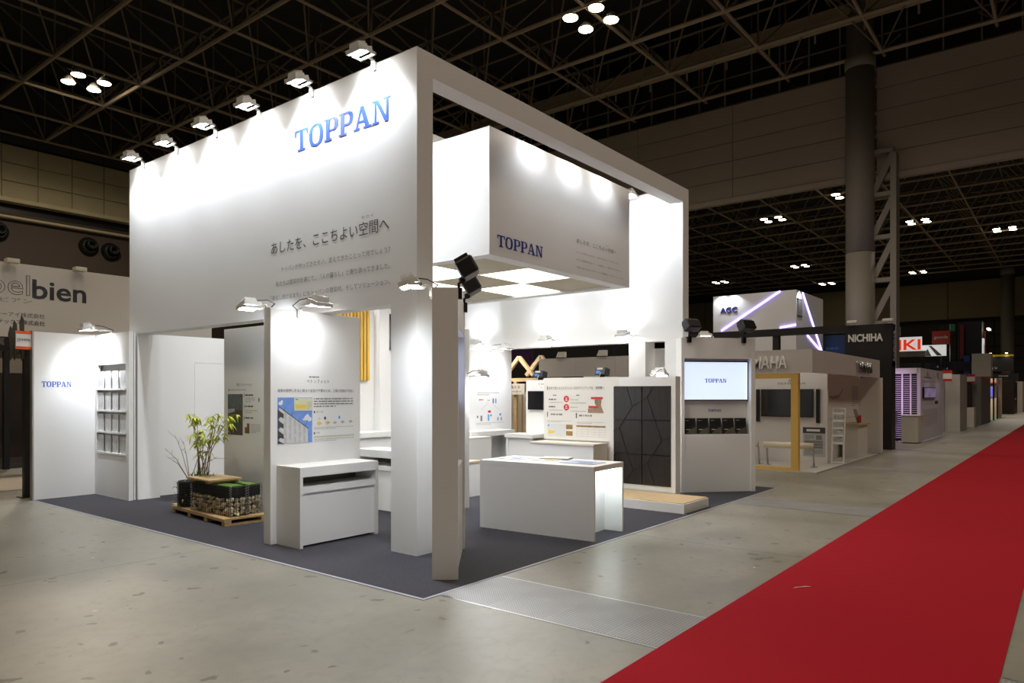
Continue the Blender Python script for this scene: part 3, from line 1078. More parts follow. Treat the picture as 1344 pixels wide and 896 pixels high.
for j, z in enumerate((0.668, 0.978, 1.298, 1.618)):
    for i in range(4):
        y = 11.56 - i * 0.25
        lab = 'printed leaflet standing in the %s rack row, %s from the left' % (rown[j], coln[i]) if i < 3 else 'printed leaflet standing last at the right of the %s rack row' % rown[j]
        if b0 is None:
            b0 = thing('leaflet', lab, 'leaflet', (4.575, y, z), 0, 'leaflets in the wall rack')
            part('cover', MB().box(0, 0.012, -0.095, 0.095, 0, 0.255), BRO, b0, local=True)
            pl = Plane((0, 0, 0), FX, off=0.001)
            for nm, rr in (('printed_column', (-.08, .03, -.01, .24)), ('printed_column', (.01, .03, .08, .20))):
                g_ = pl.greek(rr[0], rr[1], rr[2], rr[3], 11, INKL, None, .5, nm)
                g_.parent = b0
        else:
            dup(b0, (4.575, y, z), 0, lab)
flood((4.60, 11.2, 2.43), 0, 'white floodlight over the leaflet racks', 120, 'floodlights on the display panels', 135, 1.0, (0.45, 0.25, -0.8), 0.36)
t = thing('booth_number_sign', 'white and orange booth number plate on the left white panel', 'sign', (3.63, 11.76, 2.17))
part('plate', MB().box(3.53, 3.72, 11.75, 11.765, 2.17, 2.43), PAPER, t)
p = Plane((0, 11.75, 0), FY)
ORG = mat('print_orange', (0.80, 0.10, 0.012), 0.5)
p.rects('orange_band', [(3.53, 2.39, 3.72, 2.43), (3.53, 2.17, 3.72, 2.21)], ORG, t)
p.text('JS4406', 3.545, 2.275, 0.16, 0.05, INK, t, e=.001)


# --- diagonal kiosks with screens
def kiosk(label, loc, rz):
    t = thing('screen_kiosk', label, 'display stand', loc, rz, 'diagonal screen kiosks')
    part('back_panel', MB().box(0.05, 1.15, 0.15, 0.212, 0, 2.4), WHITE, t, local=True)
    part('side_cheek', MB().box(0, 0.05, 0, 0.212, 0, 2.4), WHITE, t, local=True)
    part('side_cheek', MB().box(1.15, 1.22, 0, 0.212, 0, 2.4), WHITE, t, local=True)
    part('header', MB().box(0.05, 1.15, 0.004, 0.15, 2.08, 2.4), WHITE, t, local=True)
    part('base_cabinet', MB().box(0.05, 1.15, 0.02, 0.15, 0, 0.88), WHITE2, t, local=True)
    return t


SCR = emit('screen_light', (0.60, 0.70, 1.0), 1.05)
BEZ = mat('screen_bezel', (0.010, 0.010, 0.012), 0.3)


def tv(label, loc, rz):
    t = thing('flat_screen', label, 'screen', loc, rz, 'screens in the diagonal kiosks')
    part('bezel', MB().box(0.055, 1.145, 0, 0.045, 0, 0.62), BEZ, t, local=True, bevel=0.004)
    part('display', MB().box(0.07, 1.13, -0.002, 0.0, 0.018, 0.605), SCR, t, local=True)
    p = Plane((0, 0, 0), (1, 0, 0), off=0.004)
    g = p.logo(0.42, 0.285, 0.36, 0.062, mat('screen_logo_blue', (.02, .09, .42), .4), None)
    g.parent = t
    return t


KB = ((10.235, 4.755, 0.006), R(-43))
KA = ((4.30, 3.967, 0.006), R(39.4))
kiosk('white diagonal kiosk with a lit screen and dark catalogues at the right carpet edge', *KB)
kiosk('white diagonal kiosk standing edge-on at the front carpet corner', *KA)


def loc_in(K, x, y, z):
    return tuple((Matrix.Translation(K[0]) @ Matrix.Rotation(K[1], 4, 'Z')) @ Vector((x, y, z)))


tv('lit blue-white screen with a centred logo in the right kiosk', loc_in(KB, 0, 0.09, 1.42), KB[1])
tv('screen seen edge-on in the front corner kiosk', loc_in(KA, 0, 0.09, 1.42), KA[1])
pk = Plane(loc_in(KB, 0, 0.15, 0), tuple(Matrix.Rotation(KB[1], 3, 'Z') @ Vector((1, 0, 0))))
pk.logo(0.5, 1.245, 0.22, 0.04, NAVY, bpy.data.objects['screen_kiosk'])
CATC = mat('catalogue_cover', (0.018, 0.017, 0.015), 0.3, 0, .5, 8)
CATG = mat('catalogue_paler_print', (0.10, 0.095, 0.07), 0.3, 0, .5, 8)  # paler tone for the lower part of the dark cover
pos = ['first from the left', 'second from the left', 'middle one', 'second from the right', 'last at the right']
cat0 = None
for k in range(5):
    lab = 'dark catalogue standing below the kiosk screen, ' + pos[k]
    L_ = loc_in(KB, 0.175 + k * 0.21, 0.05, 0.886)
    if cat0 is None:
        cat0 = thing('catalogue', lab, 'catalogue', L_, KB[1], 'catalogues in the right kiosk')
        tl = Matrix.Rotation(R(-10), 4, 'X')
        part('cover', MB().box(-0.092, 0.092, 0, 0.02, 0, 0.265, tl), CATC, cat0, local=True)
        mb = MB()
        mb.poly([tl @ Vector(q) for q in ((-0.09, -.001, 0.004), (0.09, -.001, 0.004), (0.09, -.001, 0.13), (0.0, -.001, 0.09), (-0.09, -.001, 0.02))])
        part('cover_print', mb, CATG, cat0, local=True)
        mb = MB()
        for (u0, v0, u1, v1) in ((-0.075, 0.08, -0.01, 0.092), (-0.075, 0.225, -.02, .232)):
            mb.poly([tl @ Vector(q) for q in ((u0, -.002, v0), (u1, -.002, v0), (u1, -.002, v1), (u0, -.002, v1))])
        part('cover_text', mb, INKL, cat0, local=True)
    else:
        dup(cat0, L_, KB[1], lab)
LIP = part('rack_lip', MB().box(0.06, 1.14, 0.025, 0.032, 0.88, 0.90), WHITE2, bpy.data.objects['screen_kiosk'], local=True)


# black floodlights on the kiosk tops
def black_flood():
    t = thing('black_floodlight', '', 'floodlight')
    part('clamp', MB().box(-0.03, 0.03, -0.03, 0.05, -0.08, 0.012), BLACKM, t, local=True)
    part('stem', MB().tube([(0, 0, 0.0), (0, 0, 0.05), (0, -0.03, 0.07)], 0.012, 8), BLACKM, t, local=True)
    part('pivot', MB().lathe([(0.0, -.03), (0.028, -0.02), (0.03, 0.0), (0.028, 0.02), (0.0, 0.03)], (0, -0.03, 0.08), 12), BLACKM, t, local=True, smooth=True)
    m = Matrix.Translation((0, -0.06, 0.165)) @ Matrix.Rotation(R(-30), 4, 'X')
    h = part('housing', MB().box(-0.125, 0.125, -0.09, 0.06, -0.07, 0.08, m), BLACK, t, local=True, bevel=0.018)
    for k in range(7):
        part('cooling_fin', MB().box(-0.11 + k * 0.034, -0.10 + k * 0.034, -0.07, 0.05, 0.08, 0.105, m), BLACK, h, local=True)
    part('front_glass', MB().box(-0.105, 0.105, -0.094, -0.088, -0.055, 0.065, m), GLASSB, h, local=True)
    return t


bf = black_flood()
spots_ = [(KA, 0.12, 'black floodlight on the front corner kiosk, nearer and higher of the two'),
          (KA, 1.08, 'black floodlight on the front corner kiosk, farther and lower of the two'),
          (KB, 0.12, 'black floodlight on the left top corner of the right kiosk'),
          (KB, 1.02, 'black finned floodlight on the right top corner of the right kiosk')]
for k, (K, x, lab) in enumerate(spots_):
    L_ = loc_in(K, x, 0.0, 2.4)
    if k == 0:
        bf.matrix_basis = Matrix.Translation(L_) @ Matrix.Rotation(K[1] + R(0), 4, 'Z')
        bf['label'] = lab
        bf['group'] = 'black floodlights on the kiosks'
    else:
        dup(bf, L_, K[1] + (0 if K is KA else R(15)), lab)
flood(loc_in(KA, 0.16, 0.212, 2.4), KA[1] - R(90), 'white floodlight on the back of the front corner kiosk beside the column', 135, 'floodlights on the display panels', 165, 0.8, (0.1, 0, -1), 0.2)
flood(loc_in(KB, 0.55, 0.212, 2.4), KB[1] - R(90), 'white floodlight behind the top of the right kiosk', 6, 'floodlights on the display panels', 125, 0.8, (0.3, 0, -0.9))

# --- front table with a lit end recess
tb = thing('display_table', 'long white counter table with a light-filled open end near the carpet edge', 'table', (6.27, 3.88, 0.006), R(4), None)
part('top', MB().box(0, 0.70, 0, 1.47, 0.715, 0.772), WHITE2, tb, local=True, bevel=0.003)
part('front_panel', MB().box(0, 0.03, 0, 1.47, 0, 0.715), WHITE2, tb, local=True)
part('side_panel', MB().box(0.67, 0.70, 0, 1.47, 0, 0.715), WHITE2, tb, local=True)
part('recess_back', MB().box(0.03, 0.67, 0.22, 0.25, 0, 0.715), WHITE, tb, local=True)
part('end_panel', MB().box(0.03, 0.67, 1.44, 1.47, 0, 0.715), WHITE2, tb, local=True)
part('light_strip', MB().box(0.06, 0.64, 0.05, 0.075, 0.70, 0.714), emit('strip_led', (.86, .97, 1.0), 16), tb, local=True)
area('strip_beam', wmat(tb) @ Vector((0.35, 0.065, 0.695)), (0, 0.25, -1), 2.4, 0.56, 0.03, (.88, .98, 1.0))
PRB = mat('print_pale_blue', (.45, .52, .72), .5, 0, .3, 9)
sheets = [((6.45, 4.0), 0.30, 0.42, 4, 'large bluish printed sheet on the near end of the white table', PRB),
          ((6.52, 4.55), 0.42, 0.30, 6, 'printed sheet with yellow block in the middle of the white table', PAPER),
          ((6.40, 4.95), 0.32, 0.36, 2, 'printed sheet on the far end of the white table', PAPER)]
for (x, y), a_, b_, rz, lab, m_ in sheets:
    t = thing('printed_sheet', lab, 'printed sheet', (x, y, 0.7785), R(rz), 'sheets on the white table')
    part('sheet', MB().box(0, a_, 0, b_, 0, 0.006), m_, t, local=True)
    P_ = Plane((0, 0, 0.006), (1, 0, 0), (0, 1, 0), off=0.001)
    g = P_.rects('printed_block', [(0.04, 0.05, a_ * .45, b_ * .55)], YEL if 'yellow' in lab else mat('print_mid_blue', (.12, .22, .55), .5), None)
    g.parent = t
    g = P_.greek(a_ * .5, 0.05, a_ - .03, b_ - .05, 8, INKG, None, .45)
    g.parent = t
t = thing('open_catalogue', 'thin grey catalogue lying along the right end of the white table', 'catalogue', (6.72, 4.5, 0.7785), R(20))
part('cover', MB().box(0, 0.22, 0, 0.34, 0, 0.012), mat('catalogue_grey', (.30, .31, .33), .35), t, local=True)
part('pages', MB().box(0.005, 0.215, 0.005, 0.335, 0.012, 0.02), PAPER, t, local=True)

# --- display block: poster, dark veneer panel, platform, bench desk
db = thing('display_block', 'low white display wall with poster and dark cracked-pattern wood panel', 'display wall', (9.29, 5.5, 0))
part('core', MB().box(9.24, 9.37, 4.37, 6.64, 0.006, 1.78), WHITE, db)
part('poster_board', MB().box(9.215, 9.24, 5.362, 6.64, 0.82, 1.785).box(9.215, 9.24, 5.27, 5.362, 1.647, 1.785), mat('warm_white_board', (0.74, 0.72, 0.68), 0.5, 0, .01), db)
part('panel_frame', MB().box(9.215, 9.24, 4.37, 4.44, 0.14, 1.78).box(9.215, 9.24, 5.36, 5.43, .14, .82).box(9.215, 9.24, 4.44, 5.36, 0.14, 0.22).box(9.215, 9.24, 4.44, 5.27, 1.645, 1.78), WHITE, db)
EBON = wood('ebony_veneer', (0.010, 0.008, 0.007), (0.028, 0.021, 0.017), 'Z', 4, 0.35)
part('veneer_backing', MB().box(9.236, 9.2395, 4.44, 5.36, 0.22, 1.645), BLACK, db)
cols = [(4.44, 4.885), (4.893, 5.36)]
rows = [(0.22, 0.655), (0.663, 1.15), (1.158, 1.645)]
for (ya, yb) in cols:
    for (za, zb) in rows:
        part('veneer_panel', MB().box(9.205, 9.238, ya + .003, yb - .003, za + .003, zb - .003), EBON, db)


def bp(x, y):  # veneer pattern coordinates: 0..273 across, 0..493 down
    return (9.203, 5.36 - x / 273 * 0.92, 1.645 - y / 493 * 1.425)


net = [[(67, 5), (94, 102), (165, 55), (194, 5)], [(94, 102), (30, 212), (97, 423), (167, 380), (233, 268), (165, 55)], [(30, 212), (0, 230)], [(233, 268), (273, 247)], [(97, 423), (67, 470)], [(167, 380), (197, 485)]]
GRV = mat('veneer_groove', (0.004, 0.003, 0.003), 0.8)
for ln in net:
    mb = MB()
    for a_, b_ in zip(ln, ln[1:]):
        mb.bar(bp(*a_), bp(*b_), 0.004, 0.009, (1, 0, 0))
    part('crack_inlay', mb, GRV, db)
p = Plane((9.215, 0, 0), FX)
PRINTK = mat('print_warm_ink', (0.11, 0.095, 0.085), 0.6)
p.rects('printed_marks', [(-6.575, 1.595, -6.56, 1.655), (-6.575, 1.17, -6.56, 1.25), (-6.03, 1.16, -6.01, 1.24)], PRINTK, db)
p.text('自宅で使ったＳＥＥシリーズのラインアップを、商空間へ', -6.54, 1.60, 1.02, 0.048, PRINTK, db)
RED = mat('print_red', (0.58, 0.02, 0.02), 0.5)
disc = lambda cx, cy, r_, n=20: [(cx + r_ * math.cos(2 * math.pi * k / n), cy + r_ * math.sin(2 * math.pi * k / n)) for k in range(n)]
p.poly('printed_red_disc', [disc(-6.205, 1.455, .05), disc(-6.205, 1.325, .05)], RED, db)
p.rects('printed_disc_text', [(-6.22, 1.46, -6.19, 1.475), (-6.225, 1.43, -6.185, 1.445), (-6.22, 1.335, -6.19, 1.35), (-6.225, 1.305, -6.185, 1.318)], PAPER, db, .001)
p.greek(-6.46, 1.50, -6.33, 1.52, 1, PRINTK, db, .7)
p.greek(-6.02, 1.50, -5.92, 1.52, 1, PRINTK, db, .7)
p.greek(-6.54, 1.43, -6.28, 1.455, 1, PRINTK, db, .8)
p.greek(-6.54, 1.315, -6.32, 1.34, 1, PRINTK, db, .8)
p.greek(-6.13, 1.43, -5.85, 1.45, 1, INKL, db, .6)
p.greek(-6.13, 1.315, -5.88, 1.335, 1, INKL, db, .6)
p.rects('printed_rules', [(-6.54, 1.396, -6.28, 1.402), (-6.54, 1.275, -6.28, 1.281), (-6.13, 1.39, -5.84, 1.396), (-6.13, 1.265, -5.84, 1.271)], INKG, db)
p.poly('printed_portrait', [[(-5.81, 1.245), (-5.81, 1.31), (-5.70, 1.32), (-5.665, 1.36), (-5.69, 1.39), (-5.69, 1.45), (-5.57, 1.45), (-5.58, 1.36), (-5.53, 1.245)]], mat('print_tan', (.30, .19, .12), .5, 0, .4, 9), db)
p.rects('printed_red_tab', [(-5.755, 1.455, -5.545, 1.485), (-5.80, 1.32, -5.63, 1.35)], RED, db, .001)
p.greek(-6.50, 1.19, -6.10, 1.225, 1, INKG, db, .7)
p.greek(-5.97, 1.18, -5.55, 1.215, 1, INKG, db, .7)
p.greek(-6.57, 1.085, -6.10, 1.12, 2, INKL, db, .4)
p.greek(-6.01, 1.075, -5.52, 1.11, 2, INKL, db, .4)
p.rects('printed_chart', [(-6.565, 0.865, -6.22, 1.06)], mat('print_pale_grey', (.62, .63, .64), .5), db)
p.poly('printed_wedge', [[(-6.56, 0.97), (-6.42, 0.95), (-6.42, 0.925), (-6.54, .90)]], YEL, db, .001)
p.poly('printed_dot', [disc(-6.545, 1.035, .016, 10)], mat('print_light_blue', (.1, .38, .8), .5), db, .001)
p.rects('printed_sample', [(-6.21, 0.985, -6.09, 1.055), (-6.21, 0.885, -6.09, .955)], mat('print_sample', (.28, .17, .06), .5, 0, .8, 30), db)
p.rects('printed_table_bar', [(-6.02, 1.025, -5.50, 1.05)], mat('print_sample', (.28, .17, .06), .5), db)
p.rects('printed_table_lines', [(-6.02, 0.88 + k * .035, -5.50, 0.883 + k * .035) for k in range(4)] + [(-6.02 + k * .104, .88, -6.017 + k * .104, 1.02) for k in range(6)], INKL, db)
flood((9.30, 4.75, 1.78), R(180), 'white floodlight with a looped cable on top of the low display wall', 2, 'floodlights on the display panels', 120, 0.8, (0.3, 0, -0.9))
pt = thing('platform', 'low white platform topped with pale wood in front of the dark panel', 'platform', (8.8, 4.9, 0))
part('body', MB().box(8.43, 9.20, 3.88, 5.40, 0.006, 0.125), WHITE2, pt)
part('wood_deck', MB().box(8.45, 9.195, 3.90, 5.38, 0.125, 0.137), OAK, pt)
t = thing('bench_desk', 'low white box desk under the printed poster of the display wall', 'desk', (9.0, 6.0, 0))
part('top', MB().box(8.80, 9.21, 5.45, 6.62, 0.775, 0.80), mat('cream_laminate', (0.70, 0.64, 0.54), 0.4), t)
part('body', MB().box(8.82, 9.21, 5.47, 6.60, 0.006, 0.775), WHITE2, t)
t = thing('narrow_partition', 'narrow white panel with a small black screen left of the low display wall', 'display panel', (9.4, 6.85, 0))
part('board', MB().box(9.38, 9.46, 6.65, 7.12, 0.006, 1.76), WHITE, t)
p = Plane((9.38, 0, 0), FX)
p.rects('printed_marks', [(-6.86, 1.68, -6.845, 1.71), (-6.815, 1.685, -6.75, 1.70)], mat('print_gold', (.55, .35, .12), .5), t)
p.greek(-6.83, 1.63, -6.75, 1.645, 1, INKL, t, .6)
t = thing('wall_screen', 'small square black screen on the narrow white panel', 'screen', (9.36, 6.9, 1.28))
part('housing', MB().box(9.345, 9.38, 6.745, 7.06, 1.275, 1.58), BLACK, t)
part('screen_glass', MB().box(9.341, 9.345, 6.755, 7.05, 1.285, 1.57), GLASSB, t)
t = thing('side_counter', 'white counter below the small black screen', 'counter', (9.2, 7.0, 0))
part('top', MB().box(8.98, 9.37, 6.70, 7.26, 0.83, 0.89), WHITE2, t)
part('front_panel', MB().box(9.02, 9.05, 6.73, 7.23, 0.006, 0.83), WHITE2, t)
part('side_panel', MB().box(9.0, 9.36, 7.2, 7.24, 0.006, 0.83), WHITE2, t)


def mini_flood(loc, label):
    t = thing('small_floodlight', label, 'floodlight', loc, 0, 'small black floodlights behind the display wall')
    part('foot', MB().box(-0.02, 0.03, -0.03, 0.03, 0, 0.03), BLACKM, t, local=True)
    m = Matrix.Translation((0, 0, 0.09)) @ Matrix.Rotation(R(12), 4, 'Y')
    h = part('housing', MB().box(-0.06, 0.08, -0.09, 0.09, -0.06, 0.06, m), BLACK, t, local=True, bevel=0.01)
    part('blue_sticker', MB().box(-0.062, -0.06, 0.0, 0.07, -0.04, 0.0, m), mat('sticker_blue', (.02, .16, .55), .4), h, local=True)
    part('pale_sticker', MB().box(-0.062, -0.06, -0.04, 0.06, 0.02, 0.045, m), INKL, h, local=True)
    part('cable', MB().tube([(-0.065, -0.02, 0.08), (-0.07, 0.0, 0.04), (-0.04, 0.03, 0.0)], 0.006, 5), LAMPW, t, local=True)


mini_flood((9.3, 5.61, 1.78), 'small black floodlight with blue sticker on top of the poster wall')
mini_flood((9.42, 6.86, 1.76), 'small black floodlight with blue sticker above the small square screen')

# --- solution panel at the back, its counter and plinths
t = thing('poster_panel', 'white rear panel with small diagram prints behind the front table', 'display panel', (9.9, 8.42, 0))
part('board', MB().box(9.3, 10.45, 8.4, 8.46, 0.006, 2.32), WHITE, t)
p = Plane((0, 8.4, 0), FY)
p.text('環境ソリューション', 9.72, 1.63, 0.40, 0.04, INKL, t)
p.greek(9.62, 1.50, 10.23, 1.57, 2, INKL, t, .5)
p.greek(9.66, 1.41, 9.88, 1.44, 1, RED, t, .6)
p.greek(9.90, 1.40, 10.0, 1.43, 1, INKG, t, .6)
p.rects('printed_icon', [(10.04, 1.36, 10.08, 1.45), (10.12, 1.36, 10.15, 1.45)], mat('print_mid_blue', (.12, .22, .55), .5), t)
p.rects('printed_icon', [(9.60, 1.10, 9.64, 1.14), (9.70, 1.04, 9.75, 1.14)], INKG, t)
p.rects('printed_icon', [(9.90, 1.04, 9.95, 1.16), (9.97, 1.12, 10.02, 1.16)], mat('print_light_blue', (.1, .38, .8), .5), t)
p.rects('printed_icon', [(9.91, 1.19, 9.99, 1.23)], RED, t)
p.rects('printed_icon', [(10.24, 1.13, 10.29, 1.17), (10.18, 1.04, 10.21, 1.1), (10.28, 1.04, 10.31, 1.1)], mat('print_mid_blue', (.12, .22, .55), .5), t)
p.greek(9.58, 0.97, 10.36, 1.02, 2, INKL, t, .4)
p.poly('printed_branch', [[(9.92, 1.38), (9.93, 1.38), (9.72, 1.24), (9.71, 1.24)], [(10.05, 1.34), (10.06, 1.34), (10.24, 1.24), (10.23, 1.24)]], INKL, t)
flood((10.0, 8.40, 2.32), R(90), 'white floodlight on the top edge of the rear diagram panel', 32, 'floodlights on the display panels', 130, 0.8, (0.45, 0, -0.9), 0.36)
t = thing('rear_counter', 'white counter with open underside below the rear diagram panel', 'counter', (9.7, 8.2, 0))
part('top', MB().box(9.0, 10.2, 8.0, 8.39, 0.80, 0.885), WHITE2, t)
part('leg_panel', MB().box(10.14, 10.2, 8.02, 8.38, 0.006, 0.80), WHITE2, t)
part('leg_panel', MB().box(9.0, 9.06, 8.02, 8.38, 0.006, 0.80), WHITE2, t)
part('back_panel', MB().box(9.06, 10.14, 8.30, 8.33, 0.006, 0.80), WHITE2, t)
t = thing('plinth', 'plain white cube plinth in front of the rear diagram panel', 'plinth', (8.9, 7.85, 0))
part('body', MB().box(8.62, 9.18, 7.7, 7.98, 0.006, 0.80), WHITE2, t)
part('top', MB().box(8.615, 9.185, 7.695, 7.985, 0.80, 0.815), WHITE2, t)
t = thing('low_bench', 'low box bench with a tan top behind the front table', 'bench', (7.9, 7.2, 0))
part('body', MB().box(7.42, 8.12, 7.02, 7.40, 0.006, 0.50), WHITE2, t)
part('seat', MB().box(7.41, 8.13, 7.01, 7.41, 0.50, 0.53), mat('tan_laminate', (0.52, 0.42, 0.31), 0.45), t)

# soft fill inside: the luminous ceiling tiles shine down
for (x, y) in ((7.99, 6.02), (6.99, 6.98), (8.98, 6.98), (7.99, 7.94)):
    area('tile_beam', (x, y, 3.155), (0, 0, -1), 24, 0.9, 0.88, (1, .99, .96))

# --- pallets, gabions, plants
def pallet(label, loc, rz, dx, dy, n):
    t = thing('pallet_deck', label, 'pallet', loc, rz, 'timber pallet decks')
    wd = dx / n
    for k in range(n):
        part('plank', MB().box(k * wd, (k + 1) * wd - 0.004, 0, dy, 0.065, 0.085), PINE, t, local=True)
    for k in range(4):
        y = (dy - 0.08) * k / 3
        part('runner', MB().box(0.01, dx - 0.02, y, y + 0.08, 0.0, 0.022).box(0.01, 0.09, y, y + .08, .022, .065).box(dx - .1, dx - .02, y, y + .08, .022, .065), PINE, t, local=True)
    part('edge_batten', MB().box(0.0, 0.02, 0, dy, 0.05, 0.064).box(dx - .03, dx - .01, 0, dy, .05, .064), PINE, t, local=True)
    return t


pallet('pale timber pallet deck carrying the stone-filled cages', (4.34, 7.65, 0.006), R(-5), 0.56, 1.50, 4)
pallet('small timber deck under the potted plant, behind the front pallet', (4.52, 8.98, 0.006), R(-5), 0.30, 0.32, 3)
WIRE = mat('black_wire', (0.022, 0.021, 0.020), 0.4, 0.4)
GRASS = mat('moss_green', (0.10, 0.19, 0.03), 0.9, 0, .5, 40)
SOILB = mat('planter_black', (0.016, 0.016, 0.016), 0.7)
ST = [mat('stone_tan', (0.58, 0.47, 0.28), 0.85, 0, .3, 14), mat('stone_grey', (0.42, 0.36, 0.24), 0.85, 0, .3, 14), mat('stone_pale', (0.72, 0.63, 0.44), 0.85, 0, .3, 14)]
stone_me = []
for k in range(6):
    bm = bmesh.new()
    bmesh.ops.create_icosphere(bm, subdivisions=1, radius=1)
    rn = random.Random(k)
    for v in bm.verts:
        v.co *= rn.uniform(0.75, 1.15)
        v.co.z *= 0.75
    me = bpy.data.meshes.new('stone')
    bm.to_mesh(me)
    bm.free()
    me.materials.append(ST[k % 3])
    stone_me.append(me)


def gabion(label, x0, x1, y0, y1, z0, z1):
    t = thing('gabion_planter', label, 'planter', ((x0 + x1) / 2, (y0 + y1) / 2, z0), 0, 'stone-filled wire cages')
    pit = 0.043

    def grid(name, f, L_, H_):
        mb = MB()
        n = max(2, round(L_ / pit))
        for k in range(n + 1):
            mb.bar(f(L_ * k / n, 0), f(L_ * k / n, H_), 0.0026)
        m_ = round(H_ / pit)
        for k in range(m_ + 1):
            mb.bar(f(0, H_ * k / m_), f(L_, H_ * k / m_), 0.0026)
        part(name, mb, WIRE, t)
    H_ = z1 - z0
    grid('wire_grid', lambda u, v: (x0, y0 + u, z0 + v), y1 - y0, H_)
    grid('wire_grid', lambda u, v: (x0 + u, y0, z0 + v), x1 - x0, H_)
    grid('wire_grid', lambda u, v: (x1, y0 + u, z0 + v), y1 - y0, H_)
    grid('wire_grid', lambda u, v: (x0 + u, y1, z0 + v), x1 - x0, H_)
    for (cx, cy) in ((x0, y0), (x1, y0), (x0, y1)):
        n = 60
        pts = [(cx + 0.012 * math.cos(k * 1.25), cy + 0.012 * math.sin(k * 1.25), z0 + H_ * k / n) for k in range(n + 1)]
        part('corner_coil', MB().tube(pts, 0.004, 4), STEEL, t)
    part('planter_box', MB().box(x0 + .012, x1 - .012, y0 + .012, y1 - .012, z0 + H_ * 0.62, z1 - 0.02), SOILB, t)
    part('grass_top', MB().box(x0 + .015, x1 - .015, y0 + .015, y1 - .015, z1 - .02, z1 - .004), GRASS, t, kind='stuff')
    rn = random.Random(int(x0 * 1000))
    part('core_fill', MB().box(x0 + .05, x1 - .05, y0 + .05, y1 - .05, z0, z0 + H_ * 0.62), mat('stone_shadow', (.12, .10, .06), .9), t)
    faces = [('x', x0 + 0.028, y0, y1, 12), ('y', y0 + 0.028, x0, x1, 3)]
    for ax, c, a, b, n in faces:
        for j in range(4):
            for k in range(n):
                u = a + (b - a) * (k + 0.5 + rn.uniform(-.2, .2)) / n
                z = z0 + 0.03 + j * 0.052 + rn.uniform(-.01, .01)
                o = part('stone', rn.choice(stone_me), None, t, local=True)
                s_ = rn.uniform(0.034, 0.046)
                w_ = (c + rn.uniform(-.006, .006), u, z) if ax == 'x' else (u, c + rn.uniform(-.006, .006), z)
                if ax == 'x':
                    sc = (0.026, s_, s_ * .85)
                else:
                    sc = (s_, 0.026, s_ * .85)
                o.matrix_basis = wmat(t).inverted() @ (Matrix.Translation(w_) @ Matrix.Diagonal((*sc, 1)) @ Euler((rn.uniform(0, 6), rn.uniform(0, 6), rn.uniform(0, 6))).to_matrix().to_4x4())
    return t


gabion('front wire cage planter with tan stones below and moss on top', 4.46, 4.66, 7.72, 8.62, 0.092, 0.45)
gabion('rear wire cage planter with stones, tight against the garden-photo panel', 4.70, 4.88, 7.74, 8.62, 0.092, 0.45)
t = thing('wood_board', 'flat wooden board lying across the wire cage planters', 'board', (4.6, 8.3, 0.452), R(-3))
part('board', MB().box(-0.20, 0.22, -0.24, 0.36, 0.03, 0.05), PINE, t, local=True)
part('batten', MB().box(-0.18, 0.20, -0.18, -0.12, 0, 0.03), PINE, t, local=True)
part('batten', MB().box(-0.18, 0.20, 0.20, 0.26, 0, 0.03), PINE, t, local=True)

LEAF = mat('yellow_green_leaf', (0.42, 0.46, 0.035), 0.5, 0, .35, 25)
LEAFD = mat('green_leaf', (0.10, 0.22, 0.03), 0.5, 0, .35, 25)
STEM = mat('pale_stem', (0.34, 0.27, 0.15), 0.6)
TWIG = mat('dry_twig', (0.22, 0.17, 0.12), 0.7)
pl = thing('potted_plant', 'tall yellow-green bamboo-like plant in a black wire-clad pot', 'plant', (4.62, 8.86, 0.095))
pc = (4.62, 8.80)
part('pot', MB().lathe([(0.10, 0), (0.115, 0.02), (0.12, 0.30), (0.125, 0.33), (0.105, 0.33), (0.10, 0.28)], (4.58, 8.92, 0.092), 20), SOILB, pl, smooth=True)
wm = MB()
for k in range(16):
    a = 2 * math.pi * k / 16
    wm.bar((4.58 + .132 * math.cos(a), 8.92 + .132 * math.sin(a), 0.092), (4.58 + .132 * math.cos(a), 8.92 + .132 * math.sin(a), 0.41), 0.004)
for j in range(8):
    wm.tube([(4.58 + .132 * math.cos(2 * math.pi * k / 16), 8.92 + .132 * math.sin(2 * math.pi * k / 16), 0.10 + j * .044) for k in range(17)], 0.0025, 4)
part('pot_wire', wm, WIRE, pl)
rn = random.Random(5)
fol = {0: MB(), 1: MB()}


def leaf(mb, p, d, L_, w_, droop):
    d = Vector(d).normalized()
    side = d.cross(Vector((0, 0, 1)))
    if side.length < .05:
        side = Vector((1, 0, 0))
    side.normalize()
    pts = []
    for k in range(5):
        f = k / 4
        c = Vector(p) + d * L_ * f + Vector((0, 0, -droop * L_ * f * f))
        ww = w_ * (0.25, 0.9, 1.0, 0.6, 0.0)[k]
        pts.append((c + side * ww, c - side * ww))
    for k in range(4):
        mb.poly([pts[k][0], pts[k][1], pts[k + 1][1], pts[k + 1][0]])


def spray(mb, p, n, L_, w_):
    for _ in range(n):
        a = rn.uniform(0, 6.28)
        leaf(mb, p, (math.cos(a), math.sin(a), rn.uniform(-.7, .35)), L_ * rn.uniform(.7, 1.2), w_, rn.uniform(.2, .7))


